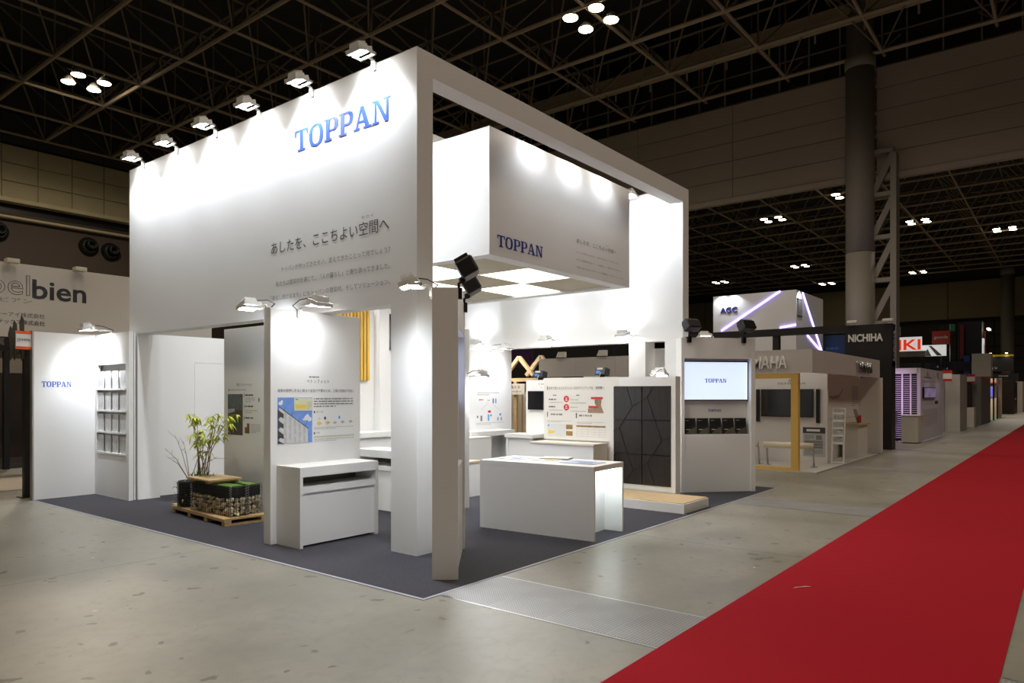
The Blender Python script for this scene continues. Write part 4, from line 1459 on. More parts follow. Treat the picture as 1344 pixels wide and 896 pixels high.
for k in range(11):
    bx, by = 4.66 + rn.uniform(-.04, .06), 8.72 + rn.uniform(-.10, .12)
    if k == 10:
        tx, ty, tz = 4.60, 8.02, 1.22
    else:
        tx, ty, tz = 4.6 + rn.uniform(-.14, .12), 8.60 + rn.uniform(-.52, .46), rn.uniform(.85, 1.30)
    m1 = ((bx * 2 + tx) / 3, (by * 2 + ty) / 3, 0.42 + (tz - .42) * .45)
    part('stem', MB().tube([(bx, by, 0.40), m1, ((bx + tx * 2) / 3, (by + ty * 2) / 3, 0.42 + (tz - .42) * .75), (tx, ty, tz)], [0.007, 0.006, 0.004, 0.002], 5), STEM, pl, smooth=True)
    for f in (1.0, 1.0, .9, .78, .66):
        q = Vector(m1).lerp(Vector((tx, ty, tz)), (f - .45) / .55)
        q += Vector((rn.uniform(-.07, .07), rn.uniform(-.08, .08), rn.uniform(-.02, .06)))
        spray(fol[0], q, rn.randint(5, 9), 0.10, 0.012)
part('foliage', fol[0], LEAF, pl, kind='stuff')
for k in range(60):
    x, y = 4.62 + rn.uniform(-.10, .10), 8.62 + rn.uniform(-.15, .30)
    leaf(fol[1], (x, y, 0.43), (rn.uniform(-.5, .5), rn.uniform(-.5, .5), 1), rn.uniform(.10, .2), .006, .2)
for k in range(26):
    spray(fol[1], (4.50 + rn.uniform(-.05, .05), 8.96 + rn.uniform(-.12, .14), rn.uniform(.16, .46)), 2, .05, .010)
part('undergrowth', fol[1], LEAFD, pl, kind='stuff')
for k, (dx, dy, dz) in enumerate(((-.12, .42, .42), (-.05, .30, .60), (-.1, .36, .30), (.02, -.62, .36), (0.0, .18, .52), (-.05, -.42, .44))):
    b = Vector((4.58, 8.88, 0.40))
    e = b + Vector((dx, dy, dz))
    m_ = b.lerp(e, .55) + Vector((0, 0, .06))
    mb = MB().tube([b, m_, e], [0.005, 0.004, 0.0015], 5)
    for q in range(3):
        s_ = m_.lerp(e, q / 3 + .1)
        mb.tube([s_, s_ + Vector((rn.uniform(-.08, .08), dy * .3 + rn.uniform(-.06, .06), rn.uniform(-.02, .10)))], [0.003, 0.001], 4)
    part('dry_twig', mb, TWIG, pl)

# ================================================================ NEIGHBOURING BOOTHS
# --- left: tall sign wall over a dark stand
GREYW = mat('dim_white_wall', (0.62, 0.58, 0.53), 0.6, 0, .03, 1)
pw = thing('sign_wall', 'tall greyish-white sign wall with bold black lettering behind the left corner', 'sign', (3.5, 13.5, 2.5))
part('panel', MB().box(-1.0, 3.2, 13.5, 13.62, 2.46, 3.66), GREYW, pw)
part('panel', MB().box(3.205, 7.4, 13.5, 13.62, 2.46, 3.66), GREYW, pw)
part('support', MB().box(7.2, 7.4, 13.5, 13.62, 0, 2.46), GREYW, pw)
part('support', MB().box(-1.0, -0.8, 13.5, 13.62, 0, 2.46), GREYW, pw)
p = Plane((0, 13.5, 0), FY)
p.text('pel', 3.69, 3.04, 0.565, 0.44, INK, pw, outline=0.008)
p.text('bien', 4.285, 3.105, 0.82, 0.325, mat('deep_black_ink', (.012, .012, .014), .4), pw, bold=0.02)
p.text('ペルビアン', 3.50, 3.02, 0.78, 0.075, INKG, pw)
p.text('ロンシーアイ株式会社', 3.60, 2.785, 0.87, 0.078, INK, pw)
p.text('ロンマテックス株式会社', 3.56, 2.665, 0.91, 0.078, INK, pw, bold=0.012)
for k, (x, lab) in enumerate(((3.96, 'beige spotlight on the black-lettered sign wall, at the left frame edge'), (4.95, 'beige spotlight on the black-lettered sign wall, over the bold letters'))):
    t = thing('sign_spotlight', lab, 'spotlight', (x, 13.4, 3.66), 0, 'spotlights on the sign wall')
    part('head', MB().box(x - .09, x + .09, 13.28, 13.44, 3.63, 3.70), mat('beige_lamp', (.62, .57, .45), .5), t, bevel=.01)
    part('arm', MB().box(x - .015, x + .015, 13.42, 13.56, 3.64, 3.665), BLACKM, t)
t = thing('dark_display_wall', 'dark brown draped display wall seen through the gap at far left', 'display wall', (5.0, 20.0, 0))
for k in range(9):
    part('drape_panel', MB().box(2.0 + k * .55, 2.53 + k * .55, 20.0 + (k % 2) * .06, 20.12 + (k % 2) * .06, 0.02, 2.2), mat('dark_drape', (0.035, 0.027, 0.023), 0.85, 0, .35, 2), t)
part('head_rail', MB().box(1.9, 7.4, 20.1, 20.3, 2.2, 2.3), mat('rail_grey', (.25, .23, .2), .6), t)
t = thing('black_fascia', 'black fascia board with pale stacked letters at the left frame edge', 'sign', (4.2, 17.0, 2.4))
part('board', MB().box(1.5, 5.0, 17.0, 17.1, 2.40, 2.86), BLACK, t)
part('post', MB().box(4.9, 5.0, 17.0, 17.1, 0, 2.40), BLACK, t)
Plane((0, 17.0, 0), FY).text('金属', 4.60, 2.52, 0.30, 0.16, INKG, t)
t = thing('grey_partition', 'low grey partition strip below the black fascia at far left', 'partition wall', (4.4, 18.5, 0))
part('board', MB().box(2.0, 6.4, 18.5, 18.55, 2.0, 2.32), mat('partition_grey', (.32, .29, .25), .6), t)
part('leg', MB().box(6.3, 6.4, 18.5, 18.55, 0, 2.0), BLACK, t)
for k, (x, zz) in enumerate(((3.60, 2.60), (3.69, 2.68), (3.55, 2.52))):
    t = thing('dark_fin', 'dark pointed wooden fin sticking up behind the number plate, %s' % ('middle one', 'tallest at right', 'lowest at left')[k], 'wooden fin', (x + .02, 12.15, 0), 0, 'dark fins behind the number plate')
    part('blade', MB().prism([(x + .02, 12.1, 2.02), (x + .055, 12.1, 2.1), (x + .05, 12.1, zz - .06), (x + .02, 12.1, zz), (x - .005, 12.1, zz - .12)], (0, 0.03, 0)), mat('dark_fin_wood', (.035, .028, .012), .6), t)
    part('bracket', MB().box(x, 3.80, 12.13, 12.16, 2.12 + k * .03, 2.14 + k * .03), BLACKM, t)
t = thing('black_frame_post', 'black post standing against the left edge of the white brochure panel', 'post', (3.72, 12.2, 0))
part('post', MB().box(3.76, 3.86, 12.15, 12.25, 0, 2.2), BLACK, t)
part('base_plate', MB().box(3.70, 3.92, 12.1, 12.3, 0, 0.012), BLACK, t)
t = thing('beige_mat', 'beige floor mat of the neighbouring stand at the left frame edge', 'carpet', (3.0, 14, 0))
part('mat', MB().box(0.5, 4.7, 13.15, 15.2, 0, 0.012), mat('beige_floor_mat', (.46, .40, .32), .8), t)
t = thing('dark_mat', 'dark carpet of the neighbouring stand behind the beige mat', 'carpet', (4, 18, 0))
part('pile', MB().box(0.5, 7.5, 17.2, 21.5, 0, 0.01), mat('dark_mat', (.03, .026, .024), .9), t)

# --- booth behind / right with the yellow frame
YB = thing('fascia_booth', 'low pale booth with white block lettering on its overhanging fascia', 'exhibition booth', (14.26, 3.9, 0))
FAS = mat('fascia_grey', (0.58, 0.54, 0.53), 0.6, 0, .05, 3)
YWH = mat('booth_offwhite', (0.76, 0.73, 0.69), 0.55, 0, .02, 1)
part('floor_deck', MB().box(14.26, 19.75, 3.86, 14.0, 0, 0.03), mat('deck_grey', (.50, .47, .44), .6), YB)
for k in range(6):
    part('front_fascia', MB().box(14.26, 14.36, 3.93 + k * 1.083, 3.93 + (k + 1) * 1.083 - .004, 1.95, 2.40), FAS, YB)
part('side_fascia', MB().box(14.36, 20.3, 3.93, 4.02, 1.95, 2.40), FAS, YB)
part('ceiling_slab', MB().box(14.36, 20.3, 4.02, 10.43, 2.34, 2.38), FAS, YB)
part('back_wall', MB().box(16.32, 16.42, 4.19, 10.43, 0.03, 2.34), YWH, YB)
part('side_wall', MB().box(16.42, 20.3, 4.40, 4.50, 0.03, 2.34), YWH, YB)
part('end_wall', MB().box(20.2, 20.3, 3.86, 4.40, 0.03, 1.95), YWH, YB)
p = Plane((14.26, 0, 0), FX)
p.text('YAMAHA', -5.40, 2.035, 1.01, 0.25, mat('raised_white_letter', (.88, .88, .87), .5), YB, depth=0.05, bold=0.015)
p2 = Plane((0, 3.93, 0), FY)
p2.text('YAMAHA', 17.70, 2.04, 1.5, 0.25, STEEL, YB, depth=0.05, bold=0.03)
p = Plane((16.32, 0, 0), FX)
p.text('SEMINAR', -5.25, 1.745, 0.62, 0.045, INKG, YB)
p.poly('printed_mark', [disc(-4.98, 1.83, .035, 12)], INKL, YB)
p.rects('printed_notice', [(-4.70, .16, -4.23, .80)], mat('notice_grey', (.50, .50, .50), .5), YB)
p.rects('printed_notice_head', [(-4.70, .67, -4.23, .80)], INK, YB, .002)
p.rects('printed_notice_bars', [(-4.66, .40, -4.28, .45), (-4.66, .46, -4.28, .51), (-4.66, .34, -4.28, .39), (-4.42, .53, -4.30, .63)], INKG, YB, .002)
p.rects('printed_notice_title', [(-4.62, .71, -4.34, .76)], PAPER, YB, .003)
p.greek(-4.66, .53, -4.46, .64, 4, INKG, YB, .5, e=.002)
p.greek(-4.66, .19, -4.28, .32, 4, INKG, YB, .5, e=.002)
p = Plane((0, 4.40, 0), FY)
p.greek(19.4, 1.22, 20.7 - .6, 1.74, 10, INKG, YB, .35)
p.poly('printed_curve', [[(17.0, 1.50), (17.6, 1.40), (18.1, 1.42), (18.5, 1.62), (18.55, 1.70), (18.2, 1.52), (17.6, 1.48)]], mat('print_curve_grey', (.40, .38, .36), .5), YB)
p.rects('printed_band', [(16.45, .95, 20.2, .96)], mat('print_curve_grey', (.40, .38, .36), .5), YB)
t = thing('wall_screen', 'wide black screen on the back wall inside the yellow-framed booth', 'screen', (16.3, 5.05, 1.03))
part('housing', MB().box(16.24, 16.32, 4.47, 5.60, 1.02, 1.64), BLACK, t)
part('screen_glass', MB().box(16.235, 16.24, 4.49, 5.58, 1.04, 1.62), GLASSB, t)
for y, lab in ((5.68, 'slim black column speaker left of the wide black screen'), (4.37, 'slim black column speaker right of the wide black screen')):
    t = thing('slim_speaker', lab, 'speaker', (16.28, y, .9), 0, 'slim speakers beside the wide screen')
    part('cabinet', MB().box(16.25, 16.32, y - .035, y + .035, 0.90, 1.64), BLACK, t)
    part('grille', MB().box(16.245, 16.25, y - .03, y + .03, 0.92, 1.62), BLACKM, t)
YEL2 = mat('yellow_frame_paint', (0.72, 0.46, 0.11), 0.5)
area('booth_fill_light', (15.4, 6.0, 2.32), (0, 0, -1), 14, 1.4, 4.0, (1, .95, .86))  # added fill light under the slab, brightens the booth interior
t = thing('display_gate', 'yellow rectangular gate frame standing at the booth edge', 'frame', (14.3, 5.2, 0.03))
part('post', MB().box(14.28, 14.40, 4.20, 4.34, .03, 1.94), YEL2, t)
part('post', MB().box(14.28, 14.40, 6.10, 6.24, .03, 1.94), YEL2, t)
part('head', MB().box(14.28, 14.40, 4.34, 6.10, 1.84, 1.94), YEL2, t)
part('sill', MB().box(14.28, 14.40, 4.34, 6.10, .03, .09), YEL2, t)
CREAM = mat('cream_vinyl', (0.72, 0.66, 0.50), 0.45)
for k, (ya, yb, lab) in enumerate(((4.15, 5.15, 'cream padded leaning rail inside the booth, right of the yellow post'), (5.27, 6.25, 'cream padded leaning rail cut off by the screen kiosk'))):
    t = thing('leaning_rail', lab, 'leaning rail', (15.2, (ya + yb) / 2, .03), 0, 'cream leaning rails')
    part('pad', MB().tube([(15.1, ya, .47), (15.1, yb, .47)], .065, 14), CREAM, t, smooth=True)
    for y in (ya + .03, yb - .03):
        part('leg', MB().tube([(15.14, y, .45), (15.22, y, .40), (15.28, y - .0, .03)], .018, 8), STEEL, t, smooth=True)
        part('foot', MB().box(15.18, 15.38, y - .05, y + .05, .03, .04), STEEL, t)
t = thing('leaflet_stand', 'white ladder-like leaflet stand beside the booth back wall', 'leaflet stand', (16.3, 3.97, .03))
for y in (3.86, 4.10):
    part('rail', MB().tube([(16.32, y, .03), (16.46, y, 1.22)], .014, 8), WHITE2, t)
part('top_bar', MB().tube([(16.46, 3.86, 1.22), (16.46, 4.10, 1.22)], .014, 8), WHITE2, t)
for k in range(5):
    z = .45 + k * .16
    part('pocket', MB().box(16.33 + z * .06, 16.36 + z * .06, 3.87, 4.09, z, z + .012).box(16.32 + z * .06, 16.325 + z * .06, 3.87, 4.09, z, z + .05), WHITE2, t)
    part('leaflet_pack', MB().box(16.345 + z * .06, 16.355 + z * .06, 3.89, 4.07, z + .012, z + .14), mat('pack_print', (.5, .49, .46), .5, 0, .5, 18), t)
part('foot_bar', MB().tube([(16.32, 3.86, .06), (16.32, 4.10, .06)], .014, 8), WHITE2, t)
t = thing('info_counter', 'small white counter with a wooden top and a leaflet holder', 'counter', (18.5, 4.0, .03))
part('body', MB().box(18.05, 19.0, 3.95, 4.30, .03, .80), YWH, t)
part('wood_top', MB().box(17.95, 19.1, 3.90, 4.34, .80, .84), OAK, t)
t = thing('leaflet_holder', 'small leaflet holder standing on the wooden counter top', 'leaflet holder', (18.6, 4.1, .84))
part('back', MB().prism([(18.45, 4.05, .84), (18.75, 4.05, .84), (18.70, 4.13, 1.17), (18.42, 4.13, 1.17)], (0, .02, 0)), mat('holder_grey', (.3, .3, .3), .4), t)
part('leaflet', MB().box(18.47, 18.72, 4.03, 4.045, .86, 1.02), mat('print_red', (.58, .02, .02), .5), t)
# timber house frames further along
t = thing('house_frame', 'pale timber house-shaped gables beyond the rear opening', 'timber frame', (14.8, 11.5, 0))
for k, yc in enumerate((12.35, 11.48, 10.78)):
    dy = .47
    part('rafter', MB().bar((14.8 + k * .02, yc - dy, 2.02), (14.8 + k * .02, yc, 2.5), .09), OAK, t)
    part('rafter', MB().bar((14.8 + k * .02, yc + dy, 2.02), (14.8 + k * .02, yc, 2.5), .09), OAK, t)
part('tie_beam', MB().box(14.75, 14.85, 10.1, 13.0, 1.86, 1.95), OAK, t)
for y in (11.57, 12.9):
    part('post', MB().box(14.76, 14.84, y - .05, y + .05, 0, 1.9), OAK, t)
part('low_deck', MB().box(14.6, 15.6, 10.5, 12.9, 0, 0.25), OAK, t)
t = thing('banner', 'white banner with two lines of Japanese text under the timber gables', 'banner', (14.65, 11.7, 1.5))
part('board', MB().box(14.66, 14.70, 11.18, 13.0, 1.52, 1.80), GREYW, t)
p = Plane((14.66, 0, 0), FX)
p.text('音の環境を整える', -12.19, 1.675, .86, .085, INK, t, bold=.01)
p.text('響きあわせ防音コーナー', -12.45, 1.555, 1.17, .085, INK, t, bold=.01)
t = thing('perforated_screen', 'beige perforated acoustic screen behind the timber post', 'partition wall', (15.6, 11.6, 0))
for k, y in enumerate((11.05, 12.0)):
    part('board', MB().box(15.6, 15.66, y, y + .9, .3, 1.6), mat('acoustic_beige', (.52, .46, .36), .7), t)
    pz = Plane((15.6, 0, 0), FX)
    pz.rects('slot', [(-y - .8 + i * .17 + (j % 2) * .06, .45 + j * .22, -y - .77 + i * .17 + (j % 2) * .06, .55 + j * .22) for i in range(4) for j in range(5)], mat('slot_grey', (.25, .22, .18), .7), t)
area('gable_fill_light', (14.2, 11.6, 2.7), (0.6, 0, -1), 42, .5, 2.0, (1, .93, .82))  # extra area light put in to brighten banner, screen and gables
t = thing('purple_sign', 'dark purple hanging sign beyond the rear opening', 'sign', (19, 14, 2.4))
part('board', MB().box(19.0, 19.1, 14.2, 15.6, 2.45, 3.4), mat('purple_print', (.035, .008, .05), .5, 0, .7, 4), t)
part('hanger', MB().box(19.03, 19.07, 14.25, 14.29, 0, 2.45).box(19.03, 19.07, 15.5, 15.54, 0, 2.45), BLACKM, t)
t = thing('spot_strip', 'small bright strip lamp seen above the printed banner', 'lamp', (15.0, 10.9, 2.05))
part('tube', MB().box(14.95, 15.0, 10.98, 11.16, 2.05, 2.10), emit('strip_white', (1, 1, 1), 6), t)
part('cap', MB().box(14.95, 15.0, 10.97, 11.17, 2.10, 2.14), BLACKM, t)
for k, (y, lab) in enumerate(((9.75, 'pale spotlight on the grey fascia beyond the rear opening, left one'), (9.0 - .4, 'pale spotlight on the grey fascia beyond the rear opening, right one'))):
    t = thing('fascia_spotlight', lab, 'spotlight', (14.3, y, 2.4), 0, 'spotlights on the grey fascia')
    part('head', MB().prism([(14.2, y - .12, 2.42), (14.2, y + .12, 2.42), (14.2, y + .06, 2.55), (14.2, y - .12, 2.55)], (.1, 0, 0)), LAMPW, t)
    part('foot', MB().box(14.28, 14.34, y - .02, y + .02, 2.40, 2.43), BLACKM, t)

# --- black signed booth behind it
NB = thing('black_sign_booth', 'black portal booth with white block letters and a long dark beam', 'exhibition booth', (21.8, 3.95, 0))
part('sign_board', MB().box(21.8, 22.1, 3.96, 5.12, 2.41, 3.48), BLACK, NB)
part('pylon', MB().box(21.75, 22.3, 3.92, 4.25, 0, 2.41), BLACK, NB)
part('side_board', MB().box(21.80, 22.3, 3.92, 3.96, 2.30, 3.48), mat('dark_navy_board', (.012, .012, .028), .4), NB)
part('long_beam', MB().box(21.8, 22.1, 5.12, 13.0, 3.30, 3.50), BLACK, NB)
part('beam_post', MB().box(21.85, 22.05, 7.0, 7.18, 2.5, 3.30), BLACK, NB)
part('lower_roof', MB().box(21.8, 24.0, 5.9, 13.0, 2.45, 2.52), BLACK, NB)
part('far_post', MB().box(21.8, 22.1, 12.7, 13.0, 0, 3.30), BLACK, NB)
p = Plane((21.8, 0, 0), FX)
p.text('NICHIHA', -5.03, 3.00, 0.89, .22, mat('raised_white_letter', (.88, .88, .87), .5), NB, depth=0.03, bold=0.03)
Plane((0, 3.92, 0), (0, 0, 1), (-1, 0, 0)).text('NICHIHA', 2.45, -22.15, .85, .16, mat('raised_grey_letter', (.35, .35, .37), .5), NB, depth=0.02, bold=0.03)
area('beam_glow', (22.3, 8.0, 3.25), (0.2, 0, -1), 1.2, 4, .1, (.25, .12, 1.0))
for k, (y, lab) in enumerate(((4.95 - .05, 'pale floodlight on top of the black lettered board, left one'), (4.0, 'pale floodlight on top of the black lettered board, at its right corner'))):
    t = thing('board_spotlight', lab, 'spotlight', (21.9, y, 3.48), 0, 'spotlights on the black board')
    part('head', MB().box(21.6, 21.8, y - .13, y + .13, 3.52, 3.6), LAMPW, t, bevel=.02)
    part('arm', MB().box(21.78, 21.9, y - .02, y + .02, 3.48, 3.54), LAMPW, t)

# --- boxy white tower with glowing diagonal lines
AG = thing('white_tower', 'boxy white tower with navy letters and glowing violet diagonal lines', 'exhibition booth', (31, 9.2, 0))
TOW = mat('tower_white', (0.78, 0.78, 0.80), 0.6, 0, .03, .6)
part('front_panel', MB().box(31.0, 31.15, 9.2, 12.85, 2.6, 5.95), TOW, AG)
part('side_panel', MB().box(31.15, 35.1, 9.2, 9.35, 2.6, 5.95), TOW, AG)
part('rear_panel', MB().box(34.95, 35.1, 9.35, 12.85, 2.6, 5.95), TOW, AG)
part('far_panel', MB().box(31.15, 34.95, 12.7, 12.85, 2.6, 5.95), TOW, AG)
part('roof_panel', MB().box(31.15, 34.95, 9.35, 12.7, 5.85, 5.93), TOW, AG)
for x in (31.0, 34.9):
    for y in (9.2, 12.65):
        part('post', MB().box(x, x + .2, y, y + .2, 0, 2.6), TOW, AG)
VIO = emit('violet_led_line', (0.42, 0.30, 1.0), 5.5)
part('light_line', MB().bar((30.98, 12.46, 4.38), (30.98, 9.86, 5.94), .06), VIO, AG)
part('light_line', MB().bar((30.98, 9.86, 4.37), (30.98, 9.20, 4.46), .06), VIO, AG)
part('light_line', MB().bar((31.85, 9.18, 5.9), (34.9, 9.18, 3.45), .06), VIO, AG)
part('light_line', MB().bar((32.54, 9.18, 4.11), (34.9, 9.18, 3.45), .06), VIO, AG)
p = Plane((31.0, 0, 0), FX)
p.text('AGC', -12.5, 5.18, .76, .24, NAVY, AG, depth=0.04, bold=0.012)
p.poly('red_accent', [[(-12.13, 5.29), (-12.06, 5.29), (-12.06, 5.34), (-12.13, 5.32)]], RED, AG, .045)
t = thing('framed_sign', 'small dark patterned sign near the top corner of the boxy white tower', 'sign', (31.4, 9.15, 4.9))
part('board', MB().box(31.15, 31.75, 9.16, 9.2, 4.88, 5.55), mat('sign_pattern', (.32, .32, .34), .5, 0, .9, 9), t)
part('frame', MB().box(31.12, 31.78, 9.17, 9.2, 4.84, 4.88).box(31.12, 31.78, 9.17, 9.2, 5.55, 5.59), BLACKM, t)
for y in (12.4, 11.9):
    spot('tower_beam', (30.75, y, 5.98), (.35, 0, -1), 34, 130, .6)
spot('tower_beam', (31.4, 8.95, 5.98), (.1, .35, -1), 30, 120, .6)
t = thing('teal_sign', 'dark teal hanging sign between the white tower and the black lettered board', 'sign', (36, 8.8, 2.5))
part('board', MB().box(35.6, 35.7, 8.0, 9.3, 3.0, 4.3), mat('teal_print', (.006, .04, .06), .5), t)
part('post', MB().box(35.62, 35.68, 8.05, 8.11, 0, 3.0).box(35.62, 35.68, 9.2, 9.26, 0, 3.0), BLACKM, t)
Plane((35.6, 0, 0), FX).greek(-9.2, 3.6, -8.1, 3.72, 1, mat('teal_ink', (.03, .16, .2), .5), t, .8)

# --- violet-lit booth with lattice and white panel
PB = thing('lattice_booth', 'white panel booth washed in violet light with a slatted lattice wall', 'exhibition booth', (27.5, 4.0, 0))
part('panel', MB().box(25.65, 30.6, 3.8, 3.9, .02, 2.36), mat('violet_lit_white', (0.66, 0.62, 0.70), .55), PB)  # white panel, the violet tint of its lighting mixed into the colour
part('floor_deck', MB().box(25.4, 30.6, 3.75, 8.0, 0, .02), mat('violet_lit_white', (0.66, 0.62, 0.70), .55), PB)
part('lattice_back', MB().box(25.85, 25.95, 3.9, 6.2, .02, 2.36), mat('violet_backing', (.10, .06, .13), .6), PB)
for k in range(4):
    part('lattice_post', MB().box(25.60, 25.70, 4.05 + k * .24, 4.09 + k * .24, .02, 2.2), WHITE2, PB)
part('lattice_head', MB().box(25.58, 25.85, 3.9, 6.2, 2.18, 2.36), WHITE2, PB)
for k in range(30):
    part('slat', MB().box(25.66, 25.84, 3.92, 5.0, .12 + k * .068, .135 + k * .068), WHITE2, PB)
p = Plane((0, 3.8, 0), FY)
p.greek(26.3, 2.05, 29.0, 2.10, 1, INKG, PB, .7)
p.greek(26.0, 1.90, 29.3, 1.98, 2, INKL, PB, .5)
p.greek(26.2, .45, 29.2, 1.05, 9, INKL, PB, .35)
p.rects('printed_label', [(28.6, 1.18, 29.3, 1.30)], INK, PB)
for x in (27.0, 29.2):
    spot('panel_beam', (x, 3.45, 2.5), (0, .35, -1), 9, 120, .6, (.80, .78, 1.0))
    t = thing('panel_floodlight', 'small floodlight over the violet-lit white panel, %s one' % ('left' if x < 28 else 'right'), 'floodlight', (x, 3.8, 2.36), 0, 'floodlights on the violet panel')
    part('head', MB().box(x - .15, x + .15, 3.5, 3.65, 2.40, 2.46), BLACKM, t)
    part('arm', MB().box(x - .02, x + .02, 3.62, 3.86, 2.36, 2.41), BLACKM, t)
area('lattice_glow', (25.3, 4.6, 1.2), (1, 0, 0), 7, 1.0, 2.0, (.82, .48, 1.0))
t = thing('wall_screen', 'small lit screen with a violet street picture on the white panel', 'screen', (27.2, 3.77, 1.4))
part('bezel', MB().box(25.95, 28.5, 3.74, 3.8, 1.40, 1.75), BEZ, t)
sm, st_, sbn = nt('street_picture')
n_ = st_.nodes.new('ShaderNodeTexNoise')
n_.inputs['Scale'].default_value = 4.0
r_ = st_.nodes.new('ShaderNodeValToRGB')
r_.color_ramp.elements[0].color = (.03, .02, .10, 1)
r_.color_ramp.elements[1].color = (.5, .35, .55, 1)
tc_ = st_.nodes.new('ShaderNodeTexCoord')
st_.links.new(tc_.outputs['Object'], n_.inputs['Vector'])
st_.links.new(n_.outputs[0], r_.inputs[0])
st_.links.new(r_.outputs[0], sbn.inputs['Emission Color'])
sbn.inputs['Emission Strength'].default_value = 0.5
sbn.inputs['Base Color'].default_value = (.01, .01, .012, 1)
part('display', MB().box(26.0, 28.45, 3.735, 3.74, 1.42, 1.73), sm, t)
t = thing('cube_counter', 'white cube counter standing on the aisle before the violet-lit booth', 'counter', (25.3, 4.0, 0))
part('body', MB().box(24.93, 25.9, 3.76, 4.22, .03, .85), GREYW, t)
part('plinth', MB().box(24.97, 25.86, 3.79, 4.19, 0, .03), BLACK, t)
part('top', MB().box(24.91, 25.92, 3.74, 4.24, .85, .87), GREYW, t)
Plane((0, 3.76, 0), FY).rects('printed_label', [(25.55, .72, 25.75, .75), (25.5, .64, 25.75, .66)], INKG, t)
t = thing('swivel_chair', 'dark swivel chair half hidden behind the white cube counter', 'chair', (25.2, 4.62, .02))
part('seat', MB().box(25.0, 25.4, 4.45, 4.8, .42, .48), BLACK, t, bevel=.02)
part('backrest', MB().prism([(25.35, 4.42, .55), (25.35, 4.70, .55), (25.42, 4.70, .98), (25.42, 4.42, .98)], (.03, 0, 0)), BLACK, t)
part('post', MB().tube([(25.2, 4.62, .1), (25.2, 4.62, .42)], .025, 8), BLACKM, t)
for k in range(5):
    a = k * 1.2566
    part('leg', MB().bar((25.2, 4.62, .09), (25.2 + .26 * math.cos(a), 4.62 + .26 * math.sin(a), .045), .03), BLACKM, t)

# --- further booths down the aisle
GP = mat('grey_panel', (0.46, 0.44, 0.42), .6)


def far_panel(label, x0, x1, y0, y1, z1, m=GP):
    t = thing('far_booth', label, 'exhibition booth', ((x0 + x1) / 2, (y0 + y1) / 2, 0))
    part('front_panel', MB().box(x0, x1, y0, y0 + .1, 0, z1), m, t)
    part('side_panel', MB().box(x0, x0 + .1, y0 + .1, y1, 0, z1), m, t)
    part('rear_panel', MB().box(x1 - .1, x1, y0 + .1, y1, 0, z1), m, t)
    return t


far_panel('plain grey panel booth beyond the violet-lit booth', 34.2, 36.6, 3.65, 6.5, 2.34)
t = far_panel('grey booth with shelves behind the plain grey panel booth', 41.5, 46.5, 3.55, 7, 2.36, mat('grey_panel_dark', (.22, .21, .20), .6))
part('shelf_unit', MB().box(39.2, 41.3, 3.9, 4.3, 0, 2.1), mat('shelf_dark', (.05, .05, .055), .6), t)
part('white_box', MB().box(38.9, 39.8, 3.6, 4.0, 0, .9), GREYW, t)
t = far_panel('narrow grey pillar booth with a boxy pale head farther along the aisle', 47.5, 48.3, 3.7, 4.15, 2.5, mat('grey_pillar', (.34, .31, .27), .6))
part('pale_head', MB().box(47.4, 48.4, 3.6, 4.5, 2.5, 3.8), GREYW, t)
for k, (x, y, lab) in enumerate(((34.3, 3.62, 'white and red booth number plate nearest along the far aisle'), (41.6, 3.5, 'white and red booth number plate, second along the far aisle'), (47.6, 3.45, 'white and red booth number plate, farthest along the aisle'))):
    t = thing('booth_number_sign', lab, 'sign', (x, y, 2.3), 0, 'booth number plates down the aisle')
    x -= .6
    part('plate', MB().box(x - .05, x, y - .35 + .6, y + .9, 2.05, 2.5), PAPER, t)
    part('red_band', MB().box(x - .06, x - .05, y + .25, y + .9, 2.38, 2.5).box(x - .06, x - .05, y + .25, y + .9, 2.05, 2.15), mat('print_red', (.58, .02, .02), .5), t)
    part('pole', MB().box(x, x + .05, y + .5, y + .55, 0, 2.5), STEEL, t)
LIT = emit('backlit_white', (.85, .84, .82), .55)
t = thing('red_letter_sign', 'lit white sign board with big red letters above the aisle booths', 'sign', (51, 8.2, 0))
part('board', MB().box(51.0, 51.2, 7.5, 9.2, 4.25, 5.15), LIT, t)
part('lower_board', MB().box(51.0, 51.2, 7.3, 9.0, 3.9, 4.25), mat('board_grey', (.35, .33, .3), .6), t)
part('mast', MB().box(51.05, 51.15, 8.9, 9.0, 0, 3.9).box(51.05, 51.15, 7.35, 7.45, 0, 3.9), BLACK, t)
Plane((51.0, 0, 0), FX).text('IKI', -8.80, 4.33, 1.25, .66, emit('sign_red', (.62, .035, .012), .9), t, depth=.04, bold=.02)
t = thing('white_truss_sign', 'lit white sign with a grey diagonal motif right of the red letters', 'sign', (52, 6.8, 0))
part('board', MB().box(52.0, 52.2, 6.3, 7.75, 3.95, 4.65), LIT, t)
Plane((52.0, 0, 0), FX).poly('printed_motif', [[(-7.25, 4.6), (-7.1, 4.6), (-6.5, 3.97), (-6.8, 3.97)], [(-7.75, 3.95), (-7.3, 4.4), (-7.1, 3.95)]], mat('motif_grey', (.28, .26, .24), .6), t)
part('mast', MB().box(52.05, 52.15, 6.35, 6.45, 0, 3.95).box(52.05, 52.15, 7.6, 7.7, 0, 3.95), BLACK, t)
t = thing('red_sign', 'square red hanging sign with a pale word above the far booths', 'sign', (53, 6.7, 4.6))
part('board', MB().box(53.0, 53.2, 6.2, 7.2, 4.75, 5.6), mat('sign_red_matt', (.34, .03, .012), .6), t)
part('mast', MB().box(53.05, 53.15, 6.65, 6.75, 0, 4.75), BLACK, t)
Plane((53.0, 0, 0), FX).text('goods', -7.1, 5.05, .78, .25, INKL, t, bold=.01)
DRK = mat('dark_canopy', (.012, .010, .018), .6)
